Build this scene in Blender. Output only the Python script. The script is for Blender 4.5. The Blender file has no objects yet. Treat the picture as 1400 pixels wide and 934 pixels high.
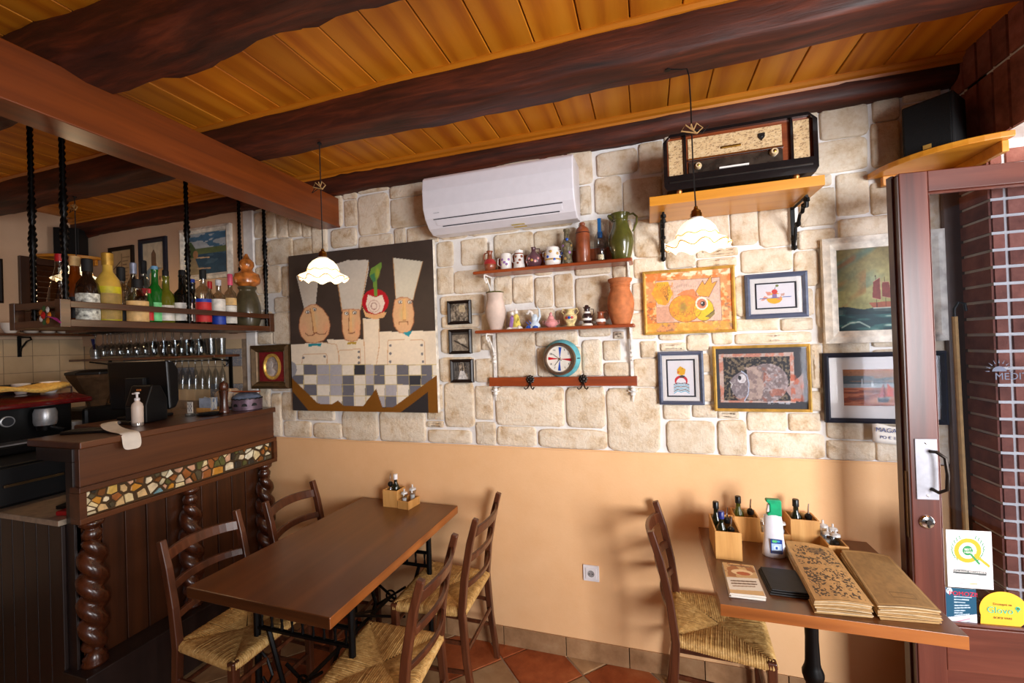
import bpy, math, random
import numpy as np
from mathutils import Vector, Matrix
random.seed(11)
sc = bpy.context.scene
COL = sc.collection
# ------------------------------------------------------------------ camera
F = 583.975
YAW, PITCH, ROLL = (math.radians(a) for a in (17.549, .4, -1.944))
CAM = Vector((0, 0, 1.65))
_f = Vector((-math.sin(YAW)*math.cos(PITCH), math.cos(YAW)*math.cos(PITCH), math.sin(PITCH)))
_r = Vector((math.cos(YAW), math.sin(YAW), 0)); _u = _r.cross(_f)
_r, _u = _r*math.cos(ROLL)+_u*math.sin(ROLL), _u*math.cos(ROLL)-_r*math.sin(ROLL)
cd = bpy.data.cameras.new('camera'); cam = bpy.data.objects.new('camera', cd); COL.objects.link(cam)
cd.sensor_width = 36; cd.lens = F/1400*36; cd.clip_start = .02
cam.matrix_world = Matrix((( _r.x,_u.x,-_f.x,CAM.x),(_r.y,_u.y,-_f.y,CAM.y),(_r.z,_u.z,-_f.z,CAM.z),(0,0,0,1)))
sc.camera = cam
# ------------------------------------------------------------------ light and exposure
sc.view_settings.view_transform = 'Standard'; sc.view_settings.look = 'None'
sc.view_settings.gamma = 1; sc.view_settings.use_curve_mapping = False
sc.view_settings.exposure = 0.14
w = bpy.data.worlds.new('world'); sc.world = w; w.use_nodes = True
w.node_tree.nodes['Background'].inputs[0].default_value = (.80, .88, 1, 1)
w.node_tree.nodes['Background'].inputs[1].default_value = .17
def area(name, loc, target, sx, sy, power, col, spread=180):
    l = bpy.data.lights.new(name, 'AREA'); l.shape = 'RECTANGLE'; l.size = sx; l.size_y = sy
    l.energy = power; l.color = col; l.spread = math.radians(spread)
    o = bpy.data.objects.new(name, l); COL.objects.link(o); o.location = loc
    o.rotation_euler = (Vector(target)-Vector(loc)).to_track_quat('-Z', 'Y').to_euler()
    return o
area('doorway_daylight', (2.9, 1.15, 1.30), (0, 1.75, 1.2), 1.0, 2.0, 62, (1, .97, .95))
area('window_daylight', (2.3, -1.3, 1.6), (.5, 2.2, 1.5), 1.2, 1.5, 60, (.97, .97, 1), 100)

# ------------------------------------------------------------------ helpers
def P(px, py, x=None, y=None, z=None):
    """measured photo pixel -> real point on one of the room's planes"""
    d = _f + _r*((px-700)/F) - _u*((py-467)/F)
    if x is not None: t = (x-CAM.x)/d.x
    elif y is not None: t = (y-CAM.y)/d.y
    else: t = (z-CAM.z)/d.z
    return CAM + d*t
def s2l(c):
    return tuple(((v/255)/12.92 if v/255 <= .04045 else ((v/255+.055)/1.055)**2.4) for v in c)
class MB:
    def __init__(s): s.v=[]; s.f=[]
    def add(s, vs, fs, M=None):
        b=len(s.v)
        for q in vs:
            q=Vector(q); s.v.append(tuple(M@q if M else q))
        s.f += [tuple(i+b for i in f) for f in fs]
        return s
    def box(s, x0,x1,y0,y1,z0,z1, M=None):
        v=[(x,y,z) for z in (z0,z1) for y in (y0,y1) for x in (x0,x1)]
        return s.add(v, [(0,2,3,1),(4,5,7,6),(0,1,5,4),(2,6,7,3),(0,4,6,2),(1,3,7,5)], M)
    def lathe(s, prof, n=20, c=(0,0,0), M=None, ph=0, sx=1, sy=1, wav=None):
        vs=[]; fs=[]; m=len(prof)
        for k,(r,z) in enumerate(prof):
            for i in range(n):
                a=2*math.pi*i/n+ph; rr=r; dz=0
                if wav: rr,dz=wav(k,a,r)
                vs.append((c[0]+rr*sx*math.cos(a), c[1]+rr*sy*math.sin(a), c[2]+z+dz))
        for k in range(m-1):
            for i in range(n):
                j=(i+1)%n; fs.append((k*n+i,k*n+j,(k+1)*n+j,(k+1)*n+i))
        if prof[0][0]>1e-5: fs.append(tuple(range(n-1,-1,-1)))
        if prof[-1][0]>1e-5: fs.append(tuple((m-1)*n+i for i in range(n)))
        return s.add(vs,fs,M)
    def tube(s, pts, r, n=8, M=None, flat=1):
        pts=[Vector(p) for p in pts]; m=len(pts)
        rs=r if isinstance(r,(list,tuple)) else [r]*m
        vs=[]; fs=[]; ref=None
        for k in range(m):
            t=(pts[min(k+1,m-1)]-pts[max(k-1,0)]).normalized()
            if ref is None: ref=Vector((0,0,1)) if abs(t.z)<.9 else Vector((1,0,0))
            a=t.cross(ref).normalized(); b=a.cross(t).normalized(); ref=b
            for i in range(n):
                q=2*math.pi*(i+.5)/n; vs.append(pts[k]+a*(rs[k]*math.cos(q))+b*(rs[k]*flat*math.sin(q)))
        for k in range(m-1):
            for i in range(n):
                j=(i+1)%n; fs.append((k*n+i,(k+1)*n+i,(k+1)*n+j,k*n+j))
        fs.append(tuple(range(n))); fs.append(tuple((m-1)*n+i for i in range(n-1,-1,-1)))
        return s.add(vs,fs,M)
    def prism(s, poly, a, b, ax='y', M=None):
        n=len(poly)
        def q(p,t): return {'y':(p[0],t,p[1]),'z':(p[0],p[1],t),'x':(t,p[0],p[1])}[ax]
        vs=[q(p,a) for p in poly]+[q(p,b) for p in poly]
        fs=[tuple(range(n)),tuple(range(2*n-1,n-1,-1))]+[(i,i+n,(i+1)%n+n,(i+1)%n) for i in range(n)]
        return s.add(vs,fs,M)
    def frame(s, x0,x1,z0,z1,w,y0,y1):
        """four mitred bars round an opening, facing -y"""
        o=[(x0,z0),(x1,z0),(x1,z1),(x0,z1)]; i=[(x0+w,z0+w),(x1-w,z0+w),(x1-w,z1-w),(x0+w,z1-w)]
        m=[((a[0]+b[0])/2,(a[1]+b[1])/2) for a,b in zip(o,i)]
        L=[(o,y1),(o,y0+.25*(y1-y0)),(m,y0),(i,y0+.35*(y1-y0)),(i,y1)]
        vs=[(p[0],y,p[1]) for ring,y in L for p in ring]
        fs=[(k*4+j,k*4+(j+1)%4,(k+1)*4+(j+1)%4,(k+1)*4+j) for k in range(4) for j in range(4)]
        return s.add(vs,fs)
    def mesh(s, name):
        me=bpy.data.meshes.new(name); me.from_pydata(s.v,[],s.f); me.update()
        import bmesh
        bm=bmesh.new(); bm.from_mesh(me); bmesh.ops.recalc_face_normals(bm,faces=bm.faces); bm.to_mesh(me); bm.free()
        return me
def link(name, me, mat=None, parent=None, loc=None, rot=None, kind=None):
    o=bpy.data.objects.new(name, me); COL.objects.link(o)
    if mat is not None and me and not me.materials: me.materials.append(mat)
    if parent: o.parent=parent
    if loc is not None: o.location=loc
    if rot is not None: o.rotation_euler=rot
    if kind: o['kind']=kind
    return o
def part(name, mb, mat, parent=None, smooth=False, bev=0, loc=None, rot=None, label=None, kind=None, seg=2):
    me=mb.mesh(name) if isinstance(mb,MB) else mb
    o=link(name, me, mat, parent, loc, rot, kind)
    if smooth:
        me.shade_smooth()
        if smooth!=2:
            try: me.set_sharp_from_angle(angle=math.radians(38))
            except Exception: pass
    if bev:
        m=o.modifiers.new('b','BEVEL'); m.width=bev; m.segments=seg; m.limit_method='ANGLE'; m.angle_limit=math.radians(35)
    if label: o['label']=label
    return o
def tag(o, label, cat, group=None):
    o['label']=label; o['category']=cat
    if group: o['group']=group
    return o
def thing(name, label, cat, loc=(0,0,0), rz=0, group=None):
    o=bpy.data.objects.new(name,None); COL.objects.link(o); o.location=loc; o.rotation_euler=(0,0,rz); o.empty_display_size=.05
    return tag(o,label,cat,group)
def copy_tree(o, parent=None):
    c=o.copy(); COL.objects.link(c); c.parent=parent
    for ch in list(o.children): copy_tree(ch,c)
    return c
# ------------------------------------------------------------------ materials
def newmat(name):
    m=bpy.data.materials.new(name); m.use_nodes=True
    return m, m.node_tree, m.node_tree.nodes['Principled BSDF']
def N(nt,t,**k):
    n=nt.nodes.new(t)
    for a,b in k.items():
        if a=='inp':
            for i,v in b.items(): n.inputs[i].default_value=v
        else: setattr(n,a,b)
    return n
def coords(nt, scale=(1,1,1), rnd=True):
    tc=N(nt,'ShaderNodeTexCoord'); mp=N(nt,'ShaderNodeMapping'); mp.inputs['Scale'].default_value=scale
    nt.links.new(tc.outputs['Object'],mp.inputs['Vector'])
    if rnd:
        oi=N(nt,'ShaderNodeObjectInfo'); mu=N(nt,'ShaderNodeMath',operation='MULTIPLY'); mu.inputs[1].default_value=37
        nt.links.new(oi.outputs['Random'],mu.inputs[0]); nt.links.new(mu.outputs[0],mp.inputs['Location'])
    return mp.outputs[0]
def ramp(nt, fac, stops):
    r=N(nt,'ShaderNodeValToRGB'); e=r.color_ramp.elements
    while len(e)<len(stops): e.new(.5)
    for q,(p,c) in zip(e,stops): q.position=p; q.color=(*s2l(c),1)
    nt.links.new(fac,r.inputs[0]); return r.outputs[0]
def bump(nt, b, h, strength=.3, dist=.01):
    n=N(nt,'ShaderNodeBump'); n.inputs['Strength'].default_value=strength; n.inputs['Distance'].default_value=dist
    nt.links.new(h,n.inputs['Height']); nt.links.new(n.outputs[0],b.inputs['Normal'])
def plain(name, c, rough=.5, metal=0, coat=0, var=.12, sc_=30, bmp=0, spec=.5, alpha=1, trans=0, ior=1.45, emit=None, es=0):
    m,nt,b=newmat(name); b.inputs['Roughness'].default_value=rough; b.inputs['Metallic'].default_value=metal
    b.inputs['Coat Weight'].default_value=coat; b.inputs['Specular IOR Level'].default_value=spec; b.inputs['IOR'].default_value=ior
    b.inputs['Transmission Weight'].default_value=trans
    if var>0 and not trans:
        v=coords(nt); n=N(nt,'ShaderNodeTexNoise',inp={'Scale':sc_,'Detail':4}); nt.links.new(v,n.inputs['Vector'])
        lo=tuple(max(0,x*(1-var)) for x in c); hi=tuple(min(255,x*(1+var)) for x in c)
        nt.links.new(ramp(nt,n.outputs[0],[(.3,lo),(.7,hi)]),b.inputs['Base Color'])
        if bmp: bump(nt,b,n.outputs[0],bmp,.004)
    else: b.inputs['Base Color'].default_value=(*s2l(c),1)
    if emit: b.inputs['Emission Color'].default_value=(*s2l(emit),1); b.inputs['Emission Strength'].default_value=es
    return m
def wood(name, dark, mid, light, axis='y', sc_=6, rough=.35, coat=.2, stretch=.06, rings=0, bmp=.15, tint=0):
    m,nt,b=newmat(name); s=[1,1,1]; s['xyz'.index(axis)]=stretch
    v=coords(nt,tuple(s)); n=N(nt,'ShaderNodeTexNoise',inp={'Scale':sc_*6,'Detail':6,'Roughness':.6,'Distortion':.4}); nt.links.new(v,n.inputs['Vector'])
    fac=n.outputs[0]
    if rings:
        wv=N(nt,'ShaderNodeTexWave',wave_type='BANDS',bands_direction='X' if axis!='x' else 'Y',inp={'Scale':rings,'Distortion':9,'Detail':2,'Detail Scale':1.2,'Detail Roughness':.55}); nt.links.new(v,wv.inputs['Vector'])
        mx=N(nt,'ShaderNodeMix'); mx.inputs[0].default_value=.28; nt.links.new(n.outputs[0],mx.inputs[2]); nt.links.new(wv.outputs[1],mx.inputs[3]); fac=mx.outputs[0]
    c=ramp(nt,fac,[(.22,dark),(.5,mid),(.78,light)])
    if tint:
        oi=N(nt,'ShaderNodeObjectInfo'); mr=N(nt,'ShaderNodeMapRange',inp={3:1-tint,4:1+tint}); nt.links.new(oi.outputs['Random'],mr.inputs[0])
        hs=N(nt,'ShaderNodeHueSaturation'); nt.links.new(mr.outputs[0],hs.inputs['Value']); nt.links.new(c,hs.inputs['Color']); c=hs.outputs[0]
    nt.links.new(c,b.inputs['Base Color']); b.inputs['Roughness'].default_value=rough; b.inputs['Coat Weight'].default_value=coat; b.inputs['Coat Roughness'].default_value=.25
    bump(nt,b,n.outputs[0],bmp,.004)
    return m
def rocky(name, stops, sc_=9, rough=.9, bmp=.6, tint=.12, sc2=60):
    m,nt,b=newmat(name); v=coords(nt)
    n=N(nt,'ShaderNodeTexNoise',inp={'Scale':sc_,'Detail':8,'Roughness':.65}); n2=N(nt,'ShaderNodeTexNoise',inp={'Scale':sc2,'Detail':6,'Roughness':.7})
    nt.links.new(v,n.inputs['Vector']); nt.links.new(v,n2.inputs['Vector'])
    c=ramp(nt,n.outputs[0],stops)
    oi=N(nt,'ShaderNodeObjectInfo'); mr=N(nt,'ShaderNodeMapRange',inp={3:1-tint,4:1+tint*.6}); nt.links.new(oi.outputs['Random'],mr.inputs[0])
    hs=N(nt,'ShaderNodeHueSaturation'); nt.links.new(mr.outputs[0],hs.inputs['Value']); nt.links.new(c,hs.inputs['Color'])
    nt.links.new(hs.outputs[0],b.inputs['Base Color']); b.inputs['Roughness'].default_value=rough; b.inputs['Specular IOR Level'].default_value=.25
    ad=N(nt,'ShaderNodeMath',operation='ADD'); nt.links.new(n.outputs[0],ad.inputs[0]); nt.links.new(n2.outputs[0],ad.inputs[1])
    bump(nt,b,ad.outputs[0],bmp,.006)
    return m
def paintmat(name, rough=.6):
    m,nt,b=newmat(name); a=N(nt,'ShaderNodeAttribute',attribute_name='Col'); nt.links.new(a.outputs['Color'],b.inputs['Base Color'])
    b.inputs['Roughness'].default_value=rough; return m
def glassy(name, c, mixf=.12, rough=.03, top=1.):
    """thin clear glass: mostly see-through, a share of mirror"""
    m,nt,b=newmat(name); nt.nodes.remove(b); out=nt.nodes['Material Output']
    t=N(nt,'ShaderNodeBsdfTransparent'); t.inputs[0].default_value=(*s2l(c),1)
    g=N(nt,'ShaderNodeBsdfGlossy'); g.inputs['Roughness'].default_value=rough
    lw=N(nt,'ShaderNodeLayerWeight',inp={0:.5}); pw=N(nt,'ShaderNodeMath',operation='POWER',inp={1:5}); nt.links.new(lw.outputs['Facing'],pw.inputs[0]); mr=N(nt,'ShaderNodeMapRange',inp={3:.04*top+mixf,4:top}); nt.links.new(pw.outputs[0],mr.inputs[0])
    mx=N(nt,'ShaderNodeMixShader'); nt.links.new(mr.outputs[0],mx.inputs[0]); nt.links.new(t.outputs[0],mx.inputs[1]); nt.links.new(g.outputs[0],mx.inputs[2]); nt.links.new(mx.outputs[0],out.inputs[0])
    return m
M={}
M['stone']=rocky('limestone',[(.30,(194,162,124)),(.42,(222,200,170)),(.55,(237,222,200)),(.75,(226,204,174))],13,bmp=1.0,tint=.10,sc2=90)
M['mortar']=rocky('lime_mortar',[(.3,(226,222,218)),(.7,(240,238,236))],14,bmp=.35,tint=0)
M['peach']=rocky('peach_plaster',[(.3,(234,184,132)),(.7,(240,193,143))],4,rough=.8,bmp=.12,tint=0,sc2=90)
M['pinkwall']=rocky('pale_plaster',[(.3,(214,180,150)),(.7,(222,190,160))],4,rough=.85,bmp=.15,tint=0,sc2=90)
M['white']=plain('white_paint',(236,232,228),.5,var=.03)
M['pine']=wood('honey_pine',(188,98,10),(222,138,24),(234,154,38),'y',2.2,.45,.1,.05,rings=3,bmp=.03,tint=.14)
M['pinex']=wood('honey_pine_x',(170,96,16),(206,124,22),(222,142,34),'x',4,.42,.15,.05,bmp=.06)
M['shelfpine']=wood('varnished_pine',(186,112,24),(214,142,40),(226,160,60),'x',3,.35,.3,.07,bmp=.05)
M['log']=wood('dark_log',(20,8,3),(72,28,11),(120,52,24),'x',5,.6,.05,.10,bmp=1.0)
M['beam']=wood('stained_beam',(80,34,8),(118,54,12),(140,68,18),'y',3,.38,.2,.05,bmp=.12)
M['barwood']=wood('bar_wood',(56,28,12),(84,44,20),(102,56,26),'y',3,.33,.35,.05,bmp=.12)
M['barv']=wood('bar_panel_wood',(30,14,5),(62,30,11),(82,42,16),'z',3,.36,.3,.05,bmp=.15,tint=.12)
M['bardark']=wood('bar_end_wood',(22,14,12),(34,22,19),(44,30,26),'z',3,.4,.2,.05,bmp=.15,tint=.1)
M['column']=wood('turned_wood',(36,14,6),(70,32,15),(92,46,24),'z',4,.25,.5,.1,bmp=.08)
M['table']=wood('table_top_wood',(70,36,12),(94,52,20),(114,66,28),'y',1.6,.28,.4,.05,bmp=.05)
M['tedge']=wood('table_edge_wood',(104,54,18),(150,84,34),(180,108,48),'x',3.5,.3,.4,.06,rings=5,bmp=.08)
M['tedged']=wood('table_edge_dark',(44,22,8),(70,36,14),(92,50,22),'x',3.5,.3,.4,.06,bmp=.08)
M['tedgey']=wood('table_side_wood',(104,54,18),(150,84,34),(180,108,48),'y',3.5,.3,.4,.06,rings=5,bmp=.08)
M['chair']=wood('chair_wood',(46,22,12),(80,40,22),(108,60,36),'z',4,.32,.35,.07,bmp=.08)
M['redshelf']=wood('red_brown_shelf',(112,44,16),(150,66,26),(176,86,38),'x',3,.38,.3,.06,bmp=.08)
M['door']=wood('mahogany_door',(54,20,13),(88,38,26),(114,58,42),'z',3,.34,.4,.05,bmp=.1)
M['doorh']=wood('mahogany_door_rail',(54,20,13),(88,38,26),(114,58,42),'x',3,.34,.4,.05,bmp=.1)
M['edge']=wood('dark_door_edge',(36,12,8),(62,24,16),(84,38,26),'z',3,.4,.3,.05,bmp=.1)
M['bamboo']=wood('bamboo_ply',(178,122,58),(206,152,84),(222,172,106),'z',5,.5,.1,.05,bmp=.05)
M['rush']=wood('rush_cord',(132,94,46),(190,148,84),(222,186,122),'x',9,.7,.05,1,bmp=.5)
M['iron']=plain('black_iron',(16,15,15),.42,.6,bmp=.1)
M['rodiron']=plain('wrought_iron',(14,13,13),.3,.7)
M['black']=plain('black_plastic',(14,14,15),.35,var=.05)
M['blackm']=plain('matt_black',(18,17,18),.7,var=.08)
M['gunmetal']=plain('dark_metal',(60,54,50),.35,.9)
M['steel']=plain('brushed_steel',(190,190,192),.35,.55,var=.08)
M['chrome']=plain('chrome',(210,208,206),.1,1,var=0)
M['aircon']=plain('white_casing',(226,222,228),.35,var=.01,coat=.2)
M['brass']=plain('brass',(150,108,42),.3,1)
M['gold']=plain('gold_frame',(220,178,90),.35,.45)
M['oldgold']=plain('old_gold_frame',(92,70,44),.4,.4)
M['bluegrey']=wood('blue_grey_frame',(58,64,84),(76,84,106),(94,102,124),'x',6,.45,.1,.1)
M['cream']=plain('cream_frame',(226,218,204),.6,bmp=.3)
M['navy']=plain('dark_frame',(30,34,46),.4)
M['darkframe']=plain('dark_brown_frame',(28,18,14),.4)
M['mat']=plain('white_card',(236,232,224),.8,var=.01)
M['greycard']=plain('grey_card',(52,52,56),.8,var=.03)
M['brick']=rocky('red_brick',[(.3,(112,66,56)),(.55,(156,98,84)),(.8,(188,126,108))],10,bmp=.5,tint=.3)
M['brickmortar']=rocky('brick_mortar',[(.3,(220,216,212)),(.7,(240,238,236))],14,bmp=.3,tint=0)
M['sandmortar']=rocky('sandy_mortar',[(.3,(130,104,74)),(.7,(160,132,98))],14,bmp=.3,tint=0)
M['terra']=rocky('terracotta_tile',[(.3,(120,56,28)),(.55,(156,82,46)),(.8,(176,108,66))],7,rough=.38,bmp=.12,tint=.18)
M['beigetile']=rocky('beige_tile',[(.3,(140,106,74)),(.55,(166,132,96)),(.8,(186,156,120))],7,rough=.4,bmp=.12,tint=.14)
M['basetile']=rocky('skirting_tile',[(.3,(134,98,66)),(.55,(164,126,90)),(.8,(182,150,112))],9,rough=.45,bmp=.12,tint=.2)
M['grout']=plain('grout',(150,128,106),.9)
M['walltile']=rocky('cream_tile',[(.3,(200,172,136)),(.7,(214,188,152))],6,rough=.3,bmp=.05,tint=.06)
M['bluetile']=rocky('blue_patterned_tile',[(.35,(206,190,168)),(.5,(120,128,146)),(.65,(206,190,168))],60,rough=.3,bmp=.05,tint=.05)
M['clear']=glassy('clear_glass',(240,242,242),.0)
M['pane']=glassy('window_glass',(230,232,236),.0,.02)
M['stem']=glassy('stemware_glass',(222,226,228),.05,.08)
M['picglass']=glassy('picture_glass',(244,244,246),0,.04,.14)
M['acrylic']=glassy('clear_acrylic',(225,228,230),.2,.06)
M['paint']=paintmat('artwork_paint'); M['print']=paintmat('glossy_print',.35)
M['ceramic']=plain('white_ceramic',(232,226,220),.2,var=.03,coat=.3)
M['whiteplastic']=plain('white_plastic',(232,228,230),.35,var=.01)
M['kraft']=plain('kraft_paper',(176,138,88),.85,var=.06,sc_=60)
M['paper']=plain('paper',(226,218,206),.85,var=.03)
def cmat(name,c,rough=.4,**k):
    if name not in M: M[name]=plain(name,c,rough,**k)
    return M[name]
# ------------------------------------------------------------------ pictures painted point by point
def vnoise(x,y,seed=0):
    xi=np.floor(x).astype(int); yi=np.floor(y).astype(int); fx=x-xi; fy=y-yi
    fx=fx*fx*(3-2*fx); fy=fy*fy*(3-2*fy)
    def h(a,b):
        n=(a*374761393+b*668265263+seed*1442695041)&0xffffffff; n=((n^(n>>13))*1274126177)&0xffffffff
        return ((n^(n>>16))&0xffff)/65535.
    return (h(xi,yi)*(1-fx)+h(xi+1,yi)*fx)*(1-fy)+(h(xi,yi+1)*(1-fx)+h(xi+1,yi+1)*fx)*fy
def sm(a,t): return np.clip((a-t)*9+.5,0,1)
class Art:
    """colour field over a rectangle; shapes are given in the coordinates of its own sketch, corners TL TR BR BL"""
    def __init__(s, w, h, nx, quad=((0,0),(100,0),(100,100),(0,100)), base=(255,255,255)):
        s.w,s.h=w,h; s.nx=nx; s.ny=max(4,int(nx*h/w))
        u=np.linspace(0,1,s.nx)[None,:].repeat(s.ny,0); v=np.linspace(1,0,s.ny)[:,None].repeat(s.nx,1)
        s.u,s.v=u,v   # v=1 is bottom row of the sketch
        A=[];B=[]
        for (U,V),(X,Y) in zip(((0,0),(1,0),(1,1),(0,1)),quad):
            A.append([U,V,1,0,0,0,-U*X,-V*X]);B.append(X); A.append([0,0,0,U,V,1,-U*Y,-V*Y]);B.append(Y)
        H=np.linalg.solve(np.array(A,float),np.array(B,float)); d=H[6]*u+H[7]*v+1
        s.X=(H[0]*u+H[1]*v+H[2])/d; s.Y=(H[3]*u+H[4]*v+H[5])/d
        s.c=np.zeros((s.ny,s.nx,3))+np.array(base,float)
    def put(s,m,col,a=1.):
        m=np.asarray(m,float)*a; s.c=s.c*(1-m[...,None])+np.array(col,float)*m[...,None]; return s
    def poly(s,pts,col,a=1.):
        m=np.zeros(s.X.shape,bool); n=len(pts)
        for i in range(n):
            x1,y1=pts[i]; x2,y2=pts[(i+1)%n]
            if y1==y2: continue
            c=((y1>s.Y)!=(y2>s.Y))&(s.X<(x2-x1)*(s.Y-y1)/(y2-y1)+x1); m^=c
        return s.put(m,col,a)
    def ell(s,cx,cy,rx,ry,col,a=1.,soft=0,ring=0):
        d=np.sqrt(((s.X-cx)/rx)**2+((s.Y-cy)/ry)**2)
        m=(d<1) if not soft else np.clip((1-d)/soft,0,1)
        if ring: m=(d<1)&(d>1-ring)
        return s.put(m,col,a)
    def line(s,pts,wd,col,a=1.):
        m=np.zeros(s.X.shape,bool)
        for (x1,y1),(x2,y2) in zip(pts,pts[1:]):
            L=max((x2-x1)**2+(y2-y1)**2,1e-9); t=np.clip(((s.X-x1)*(x2-x1)+(s.Y-y1)*(y2-y1))/L,0,1)
            m|=np.hypot(s.X-x1-t*(x2-x1),s.Y-y1-t*(y2-y1))<wd/2
        return s.put(m,col,a)
    def n(s,sx,sy=None,seed=0,oct=4):
        sy=sy or sx; r=0;t=0
        for k in range(oct): r=r+vnoise(s.X/sx*2**k+50,s.Y/sy*2**k+50,seed+k)/2**k; t+=1/2**k
        return r/t
    def grain(s,sx,amt,seed=0,sy=None):
        s.c=s.c*(1+(s.n(sx,sy,seed)-.5)[...,None]*2*amt); return s
    def mesh(s,name='artwork',thick=0,bend=None):
        c=np.clip(s.c/255,0,1); lin=np.where(c<=.04045,c/12.92,((c+.055)/1.055)**2.4)
        x=(s.u*s.w).ravel(); z=((1-s.v)*s.h).ravel(); y=np.zeros_like(x)
        # row 0 of arrays is v=1 (bottom)
        co=np.stack([x,y,z],1)
        me=bpy.data.meshes.new(name); nx,ny=s.nx,s.ny
        i=(np.arange(ny-1)[:,None]*nx+np.arange(nx-1)[None,:]).ravel()
        f=np.stack([i,i+1,i+nx+1,i+nx],1).astype(np.int32)
        me.vertices.add(nx*ny); me.vertices.foreach_set('co',co.astype(np.float32).ravel())
        me.loops.add(f.size); me.loops.foreach_set('vertex_index',f.ravel())
        me.polygons.add(len(f)); me.polygons.foreach_set('loop_start',np.arange(0,f.size,4,dtype=np.int32)); me.polygons.foreach_set('loop_total',np.full(len(f),4,np.int32))
        me.update(calc_edges=True)
        at=me.color_attributes.new('Col','FLOAT_COLOR','POINT'); rgba=np.ones((nx*ny,4),np.float32); rgba[:,:3]=lin.reshape(-1,3)
        at.data.foreach_set('color',rgba.ravel()); return me
def text_mesh(txt, size, name='lettering', ext=.0004, font_shear=0, spacing=1):
    cu=bpy.data.curves.new(name,'FONT'); cu.body=txt; cu.size=size; cu.extrude=ext; cu.align_x='CENTER'; cu.align_y='CENTER'; cu.space_character=spacing; cu.resolution_u=3
    o=bpy.data.objects.new(name,cu); COL.objects.link(o); dg=bpy.context.evaluated_depsgraph_get()
    me=bpy.data.meshes.new_from_object(o.evaluated_get(dg)); bpy.data.objects.remove(o); bpy.data.curves.remove(cu); me.name=name
    return me
# ================================================================== THE SETTING
W=2.232; CZ=2.74; LX=-4.3; BX=1.226; FY=2.045
HP=math.pi/2
def struct(name, mb, mat, **k): return part(name, mb, mat, kind='structure', **k)
# --- floor: tiles set diagonally
floor=struct('floor', MB().box(LX-.05,3.2,-2.6,W+.2,-.06,-.006), M['grout'])
def tilemesh():
    h=.146; b=.003
    return MB().add([(-h,-h,-.006),(h,-h,-.006),(h,h,-.006),(-h,h,-.006),(-h,-h,-b),(h,-h,-b),(h,h,-b),(-h,h,-b),(-h+b,-h+b,0),(h-b,-h+b,0),(h-b,h-b,0),(-h+b,h-b,0)],
      [(0,1,5,4),(1,2,6,5),(2,3,7,6),(3,0,4,7),(4,5,9,8),(5,6,10,9),(6,7,11,10),(7,4,8,11),(8,9,10,11)]).mesh('tile')
tm=[tilemesh(),tilemesh()]; tm[0].materials.append(M['terra']); tm[1].materials.append(M['beigetile'])
for i in range(-9,6):
    for j in range(-1,7):
        for k in (0,1):
            x=-.57+.4235*i+k*.2118; y=2.12-.4235*j+k*.2118
            if x<-3.9 or x>1.9 or y>2.38 or y<-.4: continue
            kind=(1 if random.random()<.85 else 0) if k else (0 if random.random()<.7 else 1)
            link('tile',tm[kind],None,floor,(x,y,0),(0,0,math.radians(45)))
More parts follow.
